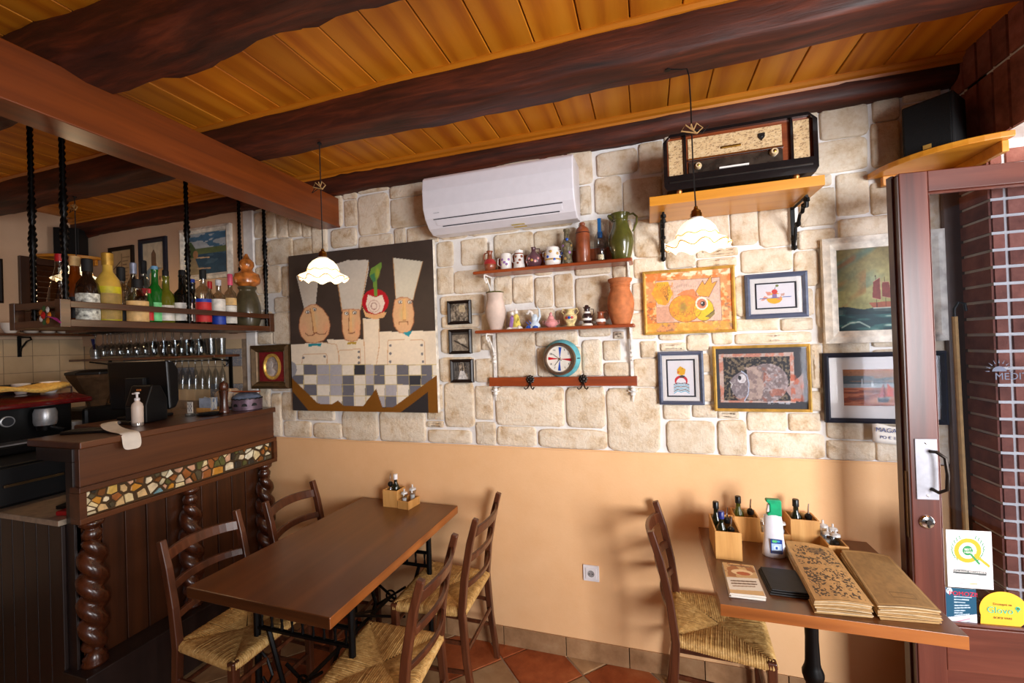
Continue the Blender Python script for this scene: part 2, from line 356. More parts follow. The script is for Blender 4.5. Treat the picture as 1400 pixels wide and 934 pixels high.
# --- back wall: peach plaster below, stones above, pale plaster behind the bar
wb=struct('wall_back', MB().box(LX-.1,BX,W,W+.2,1.09,CZ+.1), M['mortar'])
part('wainscot', MB().box(LX-.1,1.9,W-.004,W+.2,-.05,1.085), M['peach'], wb, bev=.003)
part('plaster', MB().box(LX,-2.545,W-.014,W+.01,1.75,CZ), M['pinkwall'], wb)
STONES=[(-2490,-2412,2431,2589),(-2391,-2318,2419,2586),(-2299,-2221,2409,2563),(-2206,-2108,2404,2504),(-2094,-2034,2391,2488),(-2018,-1913,2277,2441),(-2490,-2412,2246,2410),(-2385,-2183,2236,2390),(-2169,-2032,2259,2377),(-2490,-2293,2052,2222),(-2274,-2184,2022,2209),(-2339,-2189,1920,2008),(-2490,-2438,1945,2038),(-2356,-2183,1707,1906),(-1871,-1690,2298,2405),(-1765,-1684,2424,2574),(-1662,-1456,2354,2585),(-1434,-1198,2372,2536),(-1666,-1435,2260,2340),(-1413,-1349,2271,2358),(-1327,-1132,2262,2352),(-1136,-1042,2115,2248),(-1140,-1048,1957,2101),(-1434,-1214,2550,2613),(-929,-776,2584,2621),(-762,-515,2580,2637),(-2490,-2370,1712,1785),(-2387,-2318,1100,1376),(-2303,-2202,1206,1381),(-2172,-1895,1211,1266),(-2291,-2081,1101,1193),(-2051,-1842,1100,1188),(-1828,-1580,1100,1271),(-1555,-1254,1100,1271),(-1232,-1141,1231,1274),(-2215,-2154,1562,1693),(-2218,-2157,1397,1548),(-982,-835,2110,2247),(-783,-570,2128,2252),(-556,-328,2139,2247),(-1126,-864,1837,1935),(-1119,-896,1759,1819),(-1128,-892,1618,1746),(-792,-698,1875,2022),(-684,-581,1877,2013),(-560,-474,1845,1999),(-453,-365,1842,2007),(-342,-171,1764,1979),(-720,-467,1739,1831),(-879,-830,1628,1702),(-1032,-822,1953,2072),(-1231,-965,1100,1167),(-786,-580,1478,1713),(-564,-350,1638,1708),(-560,-334,1476,1624),(-320,-228,1478,1656),(-211,-134,1557,1649),(-211,-98,1473,1537),(-919,-826,1450,1570),(-1144,-934,1451,1583),(-1117,-943,1196,1437),(-927,-833,1239,1419),(-801,-432,1211,1414),(-408,-222,1210,1413),(-1236,-1140,1188,1217),(-928,-821,1100,1218),(-805,-590,1100,1196),(-567,-215,1100,1188),(-201,39,1100,1405),(-65,47,1421,1552),(-27,40,1566,1639),(66,174,1596,1627),(188,279,1593,1665),(398,698,1617,1660),(69,184,1262,1325),(202,298,1273,1326),(312,395,1268,1297),(436,590,1217,1296),(605,720,1221,1292),(80,287,1100,1248),(309,422,1100,1253),(449,732,1100,1201),(-158,-115,1664,1694),(-368,-244,2473,2636),(-306,-254,2314,2452),(-211,-19,2496,2608),(-3,100,2476,2623),(-225,-100,2307,2482),(-85,93,2271,2450),(-39,86,2066,2244),(102,233,2120,2223),(246,409,1984,2023),(109,231,1998,2104),(-44,89,1964,2052),(-482,-382,2591,2632),(432,578,2598,2632),(592,753,2594,2653),(715,751,2525,2580),(770,937,2510,2638),(729,930,2366,2496),(964,1051,2556,2641),(954,1047,2363,2542),(726,797,2310,2352),(679,805,2137,2291),(821,930,2170,2344),(946,1020,2160,2287),(825,1019,2068,2146),(668,800,2035,2113),(514,646,2063,2238),(397,501,2082,2237),(1065,1175,2483,2601),(245,416,2037,2067),(435,635,1949,2046),(649,735,1872,2022),(-57,-6,1802,1932),(400,574,1680,1729),(588,704,1674,1721),(697,733,1413,1602),(749,914,1100,1174),(928,1024,1100,1179),(-2490,-2410,1100,1260),(1050,1190,1100,1280),(750,910,1190,1330),(930,1030,1200,1330),(-2490,-2410,1280,1420),(-2180,-1870,1290,1380),(-1850,-1710,1290,1450),(-1690,-1370,1290,1450),(-1350,-1140,1290,1430),(1050,1190,1300,1480),(610,730,1310,1390),(320,590,1320,1460),(70,290,1350,1470),(750,910,1350,1470),(930,1030,1350,1570),(-2390,-2240,1400,1600),(-2140,-1870,1400,1540),(-2490,-2410,1440,1560),(-1350,-1160,1450,1670),(-1850,-1570,1470,1690),(-1550,-1370,1470,1640),(310,630,1480,1600),(70,280,1490,1570),(750,910,1490,1660),(1050,1190,1500,1620),(-2130,-1870,1560,1690),(-2490,-2410,1580,1690),(930,1030,1590,1730),(-2390,-2240,1620,1690),(300,380,1620,1760),(1050,1190,1640,1790),(60,170,1650,1820),(-1550,-1370,1660,1880),(-90,40,1660,1780),(-330,-180,1680,1740),(730,910,1680,1850),(-1350,-1200,1690,1890),(190,280,1690,1820),(-2160,-2010,1710,1910),(-1990,-1740,1710,1840),(-1720,-1570,1710,1920),(-870,-740,1730,1820),(-450,-360,1740,1820),(600,710,1740,1850),(400,580,1750,1930),(930,1030,1750,1960),(300,380,1780,1960),(-2490,-2380,1810,1920),(1050,1190,1810,2030),(20,260,1840,1940),(-1990,-1740,1860,2080),(760,910,1870,2010),(-1550,-1370,1900,2070),(-2170,-2010,1930,2000),(-1720,-1570,1940,2130),(-1350,-1160,1940,2080),(-150,-60,1950,2140),(930,1030,1980,2050),(-340,-170,2000,2120),(-2160,-2010,2020,2170),(-560,-470,2020,2110),(-680,-580,2030,2110),(-450,-360,2030,2120),(-800,-700,2040,2110),(1050,1190,2050,2250),(-1550,-1370,2090,2240),(250,380,2090,2290),(-1990,-1780,2100,2260),(-1350,-1160,2100,2240),(-310,-170,2140,2270),(-1760,-1610,2150,2240),(-150,-60,2160,2250),(110,230,2240,2360),(400,600,2260,2390),(-1110,-950,2270,2480),(-930,-640,2270,2430),(-620,-350,2270,2410),(1040,1190,2270,2340),(250,380,2310,2530),(620,710,2310,2480),(1070,1190,2360,2460),(110,230,2380,2450),(400,600,2410,2570),(-1890,-1790,2430,2650),(-590,-450,2430,2560),(-930,-670,2450,2560),(-2010,-1910,2460,2650),(120,230,2470,2680),(-1180,-1010,2500,2680),(-2200,-2030,2530,2670),(250,380,2550,2680),(-2300,-2220,2580,2680),(-1770,-1680,2590,2680),(-2490,-2320,2610,2680),(-1660,-1450,2610,2680),(1070,1190,2620,2680)]
def stone_mesh(w,h,seed):
    rnd=random.Random(seed); n=36; vs=[]; w+=.008; h+=.008
    def ring(inset,y,amp,rc):
        out=[]
        for i in range(n):
            a=2*math.pi*i/n; ex=EX
            ca,sa=math.cos(a),math.sin(a)
            x=math.copysign(abs(ca)**ex,ca)*(w/2-inset); z=math.copysign(abs(sa)**ex,sa)*(h/2-inset)
            k=wob[i]*amp
            out.append((x+math.copysign(k,ca)*.7,y+yo[i]*(.5 if y<-.012 else 0),z+math.copysign(k,sa)))
        return out
    EX=2/rnd.uniform(6,12); wob=[rnd.uniform(-1,1) for _ in range(n)]; wob=[(wob[i]+wob[i-1]+wob[(i+1)%n])/2 for i in range(n)]; yo=[rnd.uniform(-.003,.003) for _ in range(n)]
    d=rnd.uniform(.010,.0155)
    amp=min(w,h)*.03
    for inset,y in ((0,0),(.001,-d*.7),(.005,-d*.96),(.014,-d*1.04)): vs+=ring(inset,y,amp,0)
    sx,sz=w*.25,h*.25
    c=len(vs)
    for i in range(n):
        a=2*math.pi*i/n; vs.append((math.cos(a)*sx,-d*1.10+.0015*math.sin(2*a+seed),math.sin(a)*sz))
    vs.append((0,-d*1.12,0))
    fs=[(r*n+i,r*n+(i+1)%n,(r+1)*n+(i+1)%n,(r+1)*n+i) for r in range(4) for i in range(n)]+[(4*n+i,4*n+(i+1)%n,5*n) for i in range(n)]
    me=MB().add(vs,fs).mesh('stone'); me.materials.append(M['stone']); me.shade_smooth(); return me
for k,(a,b,c,d) in enumerate(STONES):
    a,b,c,d=a/1e3,b/1e3,c/1e3,d/1e3
    link('stone',stone_mesh(b-a,d-c,k),None,wb,((a+b)/2,W,(c+d)/2))
struct('trim_1', MB().box(-2.585,-2.50,W-.02,W,1.29,2.62), M['white'], bev=.004)
struct('trim_2', MB().box(-2.42,1.10,W-.008,W,1.083,1.092), M['peach'], bev=.003)
# skirting tiles
bb=struct('baseboard_back', MB().box(-2.4,1.25,W-.004,W+.01,0,.1), M['grout'])
xs=[-2.2,-1.85,-1.5,-1.155,-.808,-.461,-.14,.21,.56,.91,1.25]
for a,b in zip(xs,xs[1:]): part('tile', MB().box(a+.002,b-.002,W-.011,W,0,.102), M['basetile'], bb, bev=.0015)
# --- left wall with tiles behind the bar
wl=struct('wall_left', MB().box(LX-.15,LX,-2.6,W+.1,0,CZ+.1), M['pinkwall'])
def ctile(w,h,mat):
    me=MB().box(-w/2,w/2,-.004,0,-h/2,h/2).mesh('tile'); me.materials.append(mat); return me
tl=ctile(.146,.116,M['walltile']); tb=ctile(.146,.116,M['bluetile'])
for i in range(7):
    for j in range(5): link('tile',tl,None,wl,(LX+.001,2.15-.15*i,1.745-.12*j),(0,0,HP))
for i in range(11):
    for j in range(4): link('tile',tb if (i*3+j*5)%7 in (0,3) and i>0 else tl,None,wb,(LX+.08+.15*i,W,1.745-.12*j))
part('tile_bed', MB().box(LX,LX+.0015,1.05,W,.9,1.806), M['grout'], wl)
part('tile_bed', MB().box(LX,-2.60,W-.002,W,.9,1.806), M['grout'], wb)
# --- unseen front wall, added to keep the bar dark; right side left open
struct('wall_front_blocker', MB().box(LX-.1,-.6,-2.7,-2.55,0,CZ+.1), M['pinkwall'])
# --- brick corner on the right
wr=struct('wall_right', MB().box(BX+.008,1.9,FY+.008,W+.2,0,2.34).box(BX+.008,BX+.3,.9,FY+.1,2.34,CZ+.1).box(BX+.008,BX+.3,FY,W+.1,2.33,CZ+.1), M['brickmortar'])
bmesh_=MB().box(-.1,.1,-.008,.008,-.0255,.0255).mesh('brick'); bmesh_.materials.append(M['brick'])
bhalf=MB().box(-.016,.016,-.008,.008,-.0255,.0255).mesh('brick'); bhalf.materials.append(M['brick'])
bside=MB().box(-.087,.087,-.008,.008,-.0255,.0255).mesh('brick'); bside.materials.append(M['brick'])
for j in range(37):
    z=.032+.0625*j
    link('brick',bhalf,None,wr,(BX+.024,FY+.008,z))
    for i in range(3): link('brick',bmesh_,None,wr,(BX+.154+.212*i,FY+.008,z))
    link('brick',bside,None,wr,(BX+.008,W-.094,z),(0,0,HP))
sm_=MB().box(-.031,.031,-.008,.008,-.12,.12).mesh('brick'); sm_.materials.append(M['brick'])
for i in range(17):
    for r in range(2):
        y=W-.04-.074*i
        if r==0 or True: link('brick',sm_,None,wr,(BX+.008,y,2.462+.253*r if r==0 else 2.462+.253),(0,0,HP))
for i in range(17): pass
struct('trim_3', MB().box(1.172,BX+.012,W-.03,W+.01,0,2.33), wood('pilaster_wood',(70,48,36),(96,70,54),(112,84,66),'z',4), bev=.004)
# --- ceiling: pine boards between the beams
ce=struct('ceiling', MB().box(LX-.1,3.2,-2.6,W+.2,CZ+.02,CZ+.12), M['pinex'])
pl=MB().add([(-.0815,-.5,0),(-.0785,-.5,-.004),(.0785,-.5,-.004),(.0815,-.5,0),(-.0815,.5,0),(-.0785,.5,-.004),(.0785,.5,-.004),(.0815,.5,0)],[(0,4,5,1),(1,5,6,2),(2,6,7,3),(0,1,2,3),(7,6,5,4)]).mesh('plank'); pl.materials.append(M['pine'])
for (y0,y1) in ((1.62,2.2),(1.0,1.56),(.30,.94),(-.5,.25)):
    x=-4.22+random.uniform(0,.05)
    while x<(1.28 if y0>.9 else 2.0):
        o=link('plank',pl,None,ce,(x+.082,(y0+y1)/2,CZ+.004)); o.scale=(1,(y1-y0),1); x+=.1665
# mouldings beside the beams
def strip(n,y,x0=LX,x1=BX+.1,sg=-1):
    w=.034; h=.03
    pr=[(y,CZ+.004),(y+sg*w,CZ+.004),(y+sg*w,CZ-.006),(y+sg*w*.72,CZ-.016),(y+sg*w*.3,CZ-.02),(y+sg*w*.15,CZ-h),(y,CZ-h)]
    struct('trim_%d'%n, MB().prism(pr,x0,x1,'x'), M['pinex'])
strip(4,2.165); strip(5,1.665,sg=1); strip(6,1.535); strip(7,1.035,sg=1); strip(8,.905); strip(9,.30,sg=1)
# rough dark log beams along the room
def log(label,x0,x1,y0,y1,z0,z1,amp,seed,n=60,round_=.5,rise=0):
    rnd=np.random.RandomState(seed); m=16; vs=[]; fs=[]
    ph=rnd.uniform(0,6,12)
    for k in range(n+1):
        x=x0+(x1-x0)*k/n
        wy=amp*(math.sin(x*3.1+ph[0])+.6*math.sin(x*7.3+ph[1])+.3*math.sin(x*17+ph[2])); wz=amp*(.8*math.sin(x*2.3+ph[3])+.7*math.sin(x*6.1+ph[4])+.35*math.sin(x*15+ph[5]))
        for i in range(m):
            a=2*math.pi*i/m; ex=round_
            ca,sa=math.cos(a),math.sin(a)
            yy=math.copysign(abs(ca)**ex,ca)*(y1-y0)/2; zz=math.copysign(abs(sa)**ex,sa)*(z1-z0)/2
            j=amp*.5*math.sin(x*11+ph[6]+i*1.7)+amp*.35*rnd.uniform(-1,1)
            vs.append((x,(y0+y1)/2+yy+math.copysign(j,ca)+wy*(.6 if sa<.5 else .2),(z0+z1)/2+zz+(wz+j+rise*max(0,(x+1.9)/3.1) if sa<0 else 0)))
    for k in range(n):
        for i in range(m): fs.append((k*m+i,k*m+(i+1)%m,(k+1)*m+(i+1)%m,(k+1)*m+i))
    fs.append(tuple(range(m))); fs.append(tuple(n*m+i for i in range(m)))
    o=part('log_beam',MB().add(vs,fs),M['log'],smooth=2)
    return tag(o,label,'beam','log beams under the ceiling')
log('rough dark log beam running along the top of the stone wall',LX,BX+.02,2.165,2.36,2.612,2.80,.006,3,n=110,rise=.034)
log('squared dark log beam crossing the ceiling above the pendant lamps',LX,BX+.02,1.515,1.665,2.60,2.79,.005,5,n=90,round_=.24)
log('thick wavy dark log beam at the upper left above the bar end',LX,2.2,.865,1.045,2.600,2.82,.013,8,n=90,round_=.36)
log('dark log beam nearest overhead, running off the top of the frame',LX,2.2,.10,.30,2.56,2.80,.012,14,n=60,round_=.45)
# planed cross beam over the counter
cb=MB().add([(-1.735,-.6,2.418),(-1.735-.13,-.6,2.418),(-1.735-.13,-.6,2.598),(-1.735,-.6,2.598),(-1.805,W-.002,2.418),(-1.805-.145,W-.002,2.418),(-1.805-.145,W-.002,2.598),(-1.805,W-.002,2.598)],
   [(0,1,2,3),(4,7,6,5),(0,4,5,1),(1,5,6,2),(2,6,7,3),(3,7,4,0)])
tag(part('cross_beam',cb,M['beam'],bev=.004),'smooth reddish brown planed beam running from the upper left to the stone wall','beam')
# ================================================================== FRAMED PICTURES
def picture(name,label,x0,x1,z0,z1,fw,depth,fmat,art=None,matw=0,matmat=None,y=W-.016,glass=False,inner=None,grp=None,cat='picture',yaw=0):
    if y>W-.02 and x0>-2.5: y=W-.021
    w,h=x1-x0,z1-z0
    t=thing(name,label,cat,(x0,y,z0),0,grp)
    part('backing',MB().box(fw*.3,w-fw*.3,-.004,0,fw*.3,h-fw*.3),M['mat'],t)
    part('frame',MB().frame(0,w,0,h,fw,-depth,0),fmat,t)
    a0=fw
    if matw:
        part('mount',MB().frame(fw*.9,w-fw*.9,fw*.9,h-fw*.9,matw,-.008,-.004),matmat or M['mat'],t); a0=fw+matw*.97
    if inner:
        iw,im=inner; part('inner_border',MB().frame(a0,w-a0,a0,h-a0,iw,-.009,-.004),im,t); a0+=iw
    if art:
        A=art(w-2*a0,h-2*a0); me=A.mesh(); part('artwork',me,M['paint'],t,loc=(a0,-.0052,a0))
    if glass: part('glass',MB().box(fw*.8,w-fw*.8,-depth*.58-.0015,-depth*.58,fw*.8,h-fw*.8),M['picglass'],t)
    return t
SKIN=(222,176,132)
def chefs(w,h):
    A=Art(w,h,230,((22,122),(695,38),(722,868),(48,862)),(62,50,44))
    A.grain(60,.10,2)
    lin=(206,198,186); coat=(236,222,200); ol=(196,140,84)
    A.poly([(60,215),(165,210),(150,375),(98,375)],lin); A.poly([(240,160),(300,140),(398,138),(398,190),(362,380),(275,385),(262,300)],lin)
    A.poly([(512,128),(650,145),(605,330),(525,325)],(210,204,186))
    A.line([(240,160),(262,300),(275,385)],5,ol,.7); A.line([(398,150),(362,380)],4,ol,.7); A.line([(512,128),(525,325)],4,ol,.6); A.line([(650,145),(605,330)],4,ol,.6)
    # coats
    A.poly([(36,548),(120,540),(180,535),(255,540),(262,640),(38,645)],coat); A.poly([(205,522),(290,520),(380,518),(385,640),(250,642)],coat)
    A.poly([(372,420),(448,420),(446,560),(436,640),(384,640),(380,540)],coat); A.poly([(446,484),(560,480),(712,476),(716,640),(434,640)],coat)
    for pl_ in ([(88,640),(92,600),(95,595),(200,590),(206,600),(206,640)],[(262,640),(258,575),(360,565),(362,640)],[(488,636),(488,530),(492,524),(645,518),(660,530),(662,634)],[(180,535),(250,545),(262,600),(262,640)],[(436,640),(448,560),(448,425)],[(384,640),(376,500),(372,425)]):
        A.line(pl_,3.5,(206,160,112),.8)
    for q in ((95,610),(195,603),(354,580),(354,606),(354,632),(500,548),(500,587),(500,626),(645,546),(648,588),(652,625)): A.ell(q[0],q[1],6,6.5,(120,118,122))
    # heads
    def head(pts,cx,cy): A.poly(pts,SKIN); A.line(pts+[pts[0]],5,(176,98,60),.55)
    head([(100,372),(130,354),(155,354),(185,375),(212,415),(220,455),(212,495),(190,525),(150,540),(110,535),(85,505),(74,465),(78,420)],0,0)
    head([(277,380),(310,375),(358,378),(362,440),(358,500),(345,525),(320,531),(290,522),(277,480),(274,430)],0,0)
    head([(520,330),(545,318),(580,318),(600,335),(610,390),(608,440),(592,478),(570,490),(540,485),(518,455),(510,400)],0,0)
    A.ell(95,470,26,50,(236,168,130),.5,soft=.8); A.ell(200,470,22,45,(236,160,120),.5,soft=.8); A.ell(345,470,16,50,(234,160,120),.5,soft=.8)
    A.ell(146,430,26,60,(214,196,150),.55,soft=.8);A.ell(318,430,20,50,(214,196,150),.5,soft=.8);A.ell(560,400,26,50,(206,196,130),.5,soft=.8)
    for e in ((114,390),(146,378),(296,396),(334,392),(546,340),(590,340)): A.ell(*e,11,9,(120,96,84)).ell(*e,8,6,(240,236,228)).ell(e[0]+1,e[1],3.5,4,(40,34,34))
    for nl in ([(126,374),(136,430),(142,490),(158,488)],[(308,380),(306,480),(324,492)],[(560,330),(558,425),(572,426)]): A.line(nl,4,(150,84,50),.85)
    A.poly([(128,374),(142,376),(158,484),(146,492)],(230,180,120),.8);A.poly([(310,380),(322,380),(324,488),(310,488)],(232,182,122),.8);A.poly([(556,325),(570,325),(572,426),(558,426)],(236,190,120),.8)
    A.line([(104,492),(118,504),(140,500),(152,490),(170,496),(196,494),(206,480)],4,(120,60,40),.85);A.line([(304,488),(318,494),(334,486)],4,(120,60,40),.85);A.line([(540,446),(540,434),(580,434),(582,446)],4,(130,70,40),.8)
    A.poly([(118,543),(180,540),(176,556),(148,550),(120,558)],(22,140,156)); A.poly([(556,488),(604,476),(586,506)],(30,148,166)); A.poly([(298,536),(344,532),(340,545),(320,541),(302,546)],(182,150,40))
    # apple
    A.ell(430,340,62,62,(184,14,34)); A.poly([(396,305),(430,318),(462,305),(474,345),(462,385),(430,398),(398,385),(386,350)],(238,220,206))
    A.ell(424,360,28,30,(190,150,136),.6,ring=.15); A.ell(424,360,15,18,(150,100,90),.7,ring=.25)
    A.poly([(370,365),(388,392),(430,402),(470,388),(482,392),(470,414),(430,424),(385,412)],(232,180,126))
    A.poly([(424,312),(438,312),(436,240),(460,170),(458,148),(410,180),(402,214),(420,246)],(110,148,60)); A.ell(440,200,14,34,(168,170,60),.7,soft=.6); A.poly([(404,214),(420,246),(432,240),(425,200)],(40,110,90),.7)
    # checked floor
    A.poly([(38,645),(716,640),(716,700),(560,800),(470,842),(360,842),(180,835),(100,770),(40,705)],(222,214,200))
    cs=[(96,156,58),(156,216,0),(216,276,1),(276,330,2)]
    xs_=[42,96,158,218,276,332,384,424,474,530,586,642,694,722]; ys=[642,692,738,790,842]; tone=[(226,218,204),(92,92,100),(166,164,172),(150,150,158)]
    pat=["w1330d31w1w1w","1w33d31w1w1ww"[::1],"w1w331w313131","ww332w1w1ww11"]
    pat=["w133wd31w1w1w","1w331w31w1d1w"[:13],"w1w31w1w3w1ww","ww3w1ww31www1"]
    cm={'w':(228,220,206),'1':(104,104,114),'3':(170,168,176),'d':(52,54,62)}
    for r in range(4):
        for k in range(13): A.poly([(xs_[k],ys[r]),(xs_[k+1],ys[r]-1),(xs_[k+1],ys[r+1]),(xs_[k],ys[r+1])],cm[pat[r][k]])
    for y_ in ys[:4]: A.line([(40,y_),(716,y_-3)],3.4,(206,186,120),.8)
    for x_ in xs_[1:13]: A.line([(x_,642),(x_+4,842)],3.2,(206,186,120),.7)
    A.poly([(40,705),(165,828),(228,832),(258,812),(285,838),(375,838),(435,755),(465,845),(515,842),(720,685),(724,870),(46,870)],(124,76,10)).poly([(46,772),(125,868),(46,866)],(44,40,42)).poly([(675,768),(678,868),(548,868)],(44,40,42))
    A.poly([(38,625),(60,640),(66,670),(58,692),(38,705)],(150,150,156))
    A.grain(8,.035,9); A.grain(140,.05,4)
    return A
def canvas():
    t=thing('canvas_painting','large unframed canvas of three long-faced cooks in tall hats over a checked floor','painting',(-2.168,W-.026,1.277))
    w,h=1.028,.985
    part('stretcher',MB().box(0,w,-.03,0,0,h),M['cream'],t,bev=.003)
    part('artwork',chefs(w,h).mesh(),M['paint'],t,loc=(0,-.0312,0))
canvas()
def fish(w,h):
    A=Art(w,h,150,((85,90),(770,75),(765,565),(90,570)),(206,136,80))
    n=A.n(70,seed=1); n2=A.n(40,seed=5); n3=A.n(18,seed=9)
    A.put(sm(n,.52),(226,108,30),.75).put(sm(n2,.6),(236,206,150),.7).put(sm(n3,.62)*(A.Y>300),(110,84,66),.6).put((A.Y<120)*sm(n2,.45),(240,226,200),.8).put((A.Y>500)*sm(n,.45),(204,160,50),.7)
    A.poly([(165,150),(680,145),(682,490),(170,495)],(206,172,152)); A.put((A.X>165)*(A.X<680)*(A.Y>150)*(A.Y<490)*sm(n3,.6),(190,160,150),.5)
    A.line([(165,150),(680,145),(682,490),(170,495),(165,150)],4,(110,84,70),.7)
    A.poly([(165,365),(270,360),(310,490),(168,492)],(196,146,120))
    tail=[(175,160),(270,160),(305,260),(270,330),(240,355),(180,340),(130,250)]
    A.poly(tail,(206,160,30)); A.put(sm(n2,.5)*(A.X<310)*(A.X>140)*(A.Y<350)*(A.Y>165),(226,120,40),.5)
    for k in range(9): A.line([(260,320),(180+14*k,165+abs(k-4)*4)],2.5,(96,60,20),.6)
    A.ell(400,385,130,112,(206,150,30)); A.ell(545,400,80,92,(206,176,20)); A.put(sm(n3,.5)*(((A.X-400)/130)**2+((A.Y-385)/112)**2<1),(214,120,44),.6)
    A.ell(385,375,45,60,(96,100,60),.5,soft=.7); A.ell(400,385,130,112,(120,60,20),.7,ring=.035); A.ell(545,400,80,92,(120,70,20),.7,ring=.05)
    for k in range(14): A.line([(300+k*14,270-k*2),(308+k*14,180-k*3+abs(k-6)*6)],2,(120,90,70),.5)
    A.poly([(330,275),(390,240),(470,228),(520,310),(490,330),(420,280)],(216,110,50),.8)
    A.poly([(490,250),(545,165),(560,200),(612,125),(618,190),(658,175),(590,300),(520,300)],(226,150,50)); A.line([(490,250),(545,165),(560,200),(612,125),(618,190),(658,175),(590,300),(490,285),(490,250)],4,(70,44,30),.85)
    A.ell(532,350,50,54,(236,214,196)); A.ell(532,352,38,40,(186,112,80)); A.ell(540,352,18,20,(30,24,24)); A.ell(534,346,5,5,(250,250,250))
    A.poly([(560,460),(632,400),(628,440),(600,470)],(130,110,50)); A.line([(560,458),(630,410)],4,(50,40,30))
    for k in range(8): A.ell(310+k*22,430+10*math.sin(k*2),12,14,(120,70,30),.5,ring=.2)
    A.grain(12,.10,3); return A
picture('fish_painting','orange and yellow painting of a crowned fish in a thin gold frame',-.011,.397,1.673,1.985,.014,.02,M['gold'],fish)
def boatbowl(w,h):
    A=Art(w,h,90,((940,175),(1270,170),(1272,395),(942,400)),(236,232,232)); A.grain(60,.02)
    A.ell(1095,310,68,52,(238,182,20)); A.poly([(1020,280),(1170,270),(1170,304),(1020,312)],(236,232,232)); A.poly([(1020,245),(1070,250),(1060,280),(1035,280)],(232,150,120)); A.poly([(975,330),(1010,285),(1040,300),(1000,330)],(236,160,130))
    A.line([(965,312),(1240,298)],6,(90,110,170)); A.poly([(1075,270),(1115,268),(1118,300),(1078,302)],(150,120,160)); A.ell(1098,248,25,24,(214,60,40)); A.line([(1098,225),(1108,200)],4,(60,40,30)); A.ell(1120,192,14,12,(120,130,40)); A.poly([(1110,320),(1155,290),(1150,330)],(232,150,110)); A.poly([(1150,268),(1185,264),(1180,290),(1150,292)],(216,170,150)); return A
picture('bowl_print','small blue-grey framed print of a cherry on a yellow bowl, right of the fish',.437,.686,1.729,1.933,.021,.02,M['bluegrey'],boatbowl,matw=.022,inner=(.006,M['greycard']),glass=True)
def bird(w,h):
    A=Art(w,h,80,((335,245),(518,245),(518,470),(335,470)),(236,234,234)); A.grain(40,.02)
    A.ell(428,375,46,34,(206,36,44)); A.ell(428,385,34,28,(240,236,236)); A.poly([(375,430),(425,385),(482,430),(482,460),(375,460)],(240,240,240))
    for k in range(6): A.line([(376,455-k*11+ (0)),(400,440-k*10),(425,448-k*11),(455,440-k*10),(482,455-k*11)],5,((20,60,70) if k%2 else (70,180,206)))
    A.poly([(400,330),(402,300),(425,282),(445,292),(462,302),(455,335),(430,342)],(236,176,20)); A.ell(410,320,8,8,(214,110,40)); A.ell(436,348,20,8,(70,60,60)); A.ell(438,298,3,3,(20,20,20)); return A
picture('bird_print','small portrait blue-grey framed print of a yellow bird above blue waves',.047,.250,1.333,1.589,.018,.02,M['bluegrey'],bird,matw=.02,inner=(.006,M['greycard']),glass=True)
def bigfish(w,h):
    A=Art(w,h,170,((645,170),(1232,165),(1236,565),(648,562)),(50,48,50))
    A.poly([(668,205),(1152,200),(1158,525),(672,522)],(200,176,160)); n=A.n(30,seed=2); n2=A.n(12,seed=4,oct=2); n3=A.n(46,seed=8)
    R=(A.X>668)*(A.X<1155)*(A.Y>203)*(A.Y<523); A.put(R*sm(n,.55),(206,120,90),.7)
    I=(A.X>695)*(A.X<1128)*(A.Y>225)*(A.Y<512); A.put(I,(30,26,24)); A.put(I*sm(n2,.57),(150,130,96),.75)
    B=(((A.X-980)/135)**2+((A.Y-395)/125)**2<1); A.put(B,(128,112,108)); A.put(B*sm(n,.52),(166,150,146),.8); A.put(B*sm(n3,.6),(184,96,66),.6); A.put(B*sm(n2,.66),(220,212,206),.5)
    A.poly([(848,300),(900,280),(960,330),(940,500),(860,512)],(146,124,116)); A.put((A.X>830)*(A.X<960)*(A.Y>290)*(A.Y<505)*sm(n,.5),(204,180,160),.7)
    H=[(735,385),(765,350),(815,318),(850,345),(862,400),(855,470),(825,512),(790,505),(755,460),(740,425),(752,405)]
    A.poly(H,(132,120,120)); A.poly([(740,470),(800,500),(850,480),(826,514),(790,508)],(196,120,90),.6); A.line([(815,318),(850,345),(862,400),(855,470),(830,512)],7,(186,196,214)); A.line([(735,385),(752,405),(742,430)],4,(226,222,216))
    A.ell(816,368,28,30,(226,222,220)); A.ell(802,362,12,15,(30,30,34)); A.put((((A.X-800)/60)**2+((A.Y-430)/70)**2<1)*sm(n2,.6),(200,190,186),.5)
    A.poly([(1095,440),(1160,380),(1212,335),(1212,440),(1185,522),(1130,490)],(176,150,142)); A.put((A.X>1130)*(A.X<1212)*(A.Y>345)*(A.Y<515)*sm(n,.5),(200,96,60),.7)
    A.put((A.Y>515)*(A.Y<535)*(A.X>980)*(A.X<1125)*sm(n2,.5),(196,200,206),.8); A.grain(10,.12,3); return A
picture('grey_fish_picture','wide gold-framed collage of a big grey fish on black behind glass',.291,.685,1.305,1.609,.013,.022,M['gold'],bigfish,glass=True)
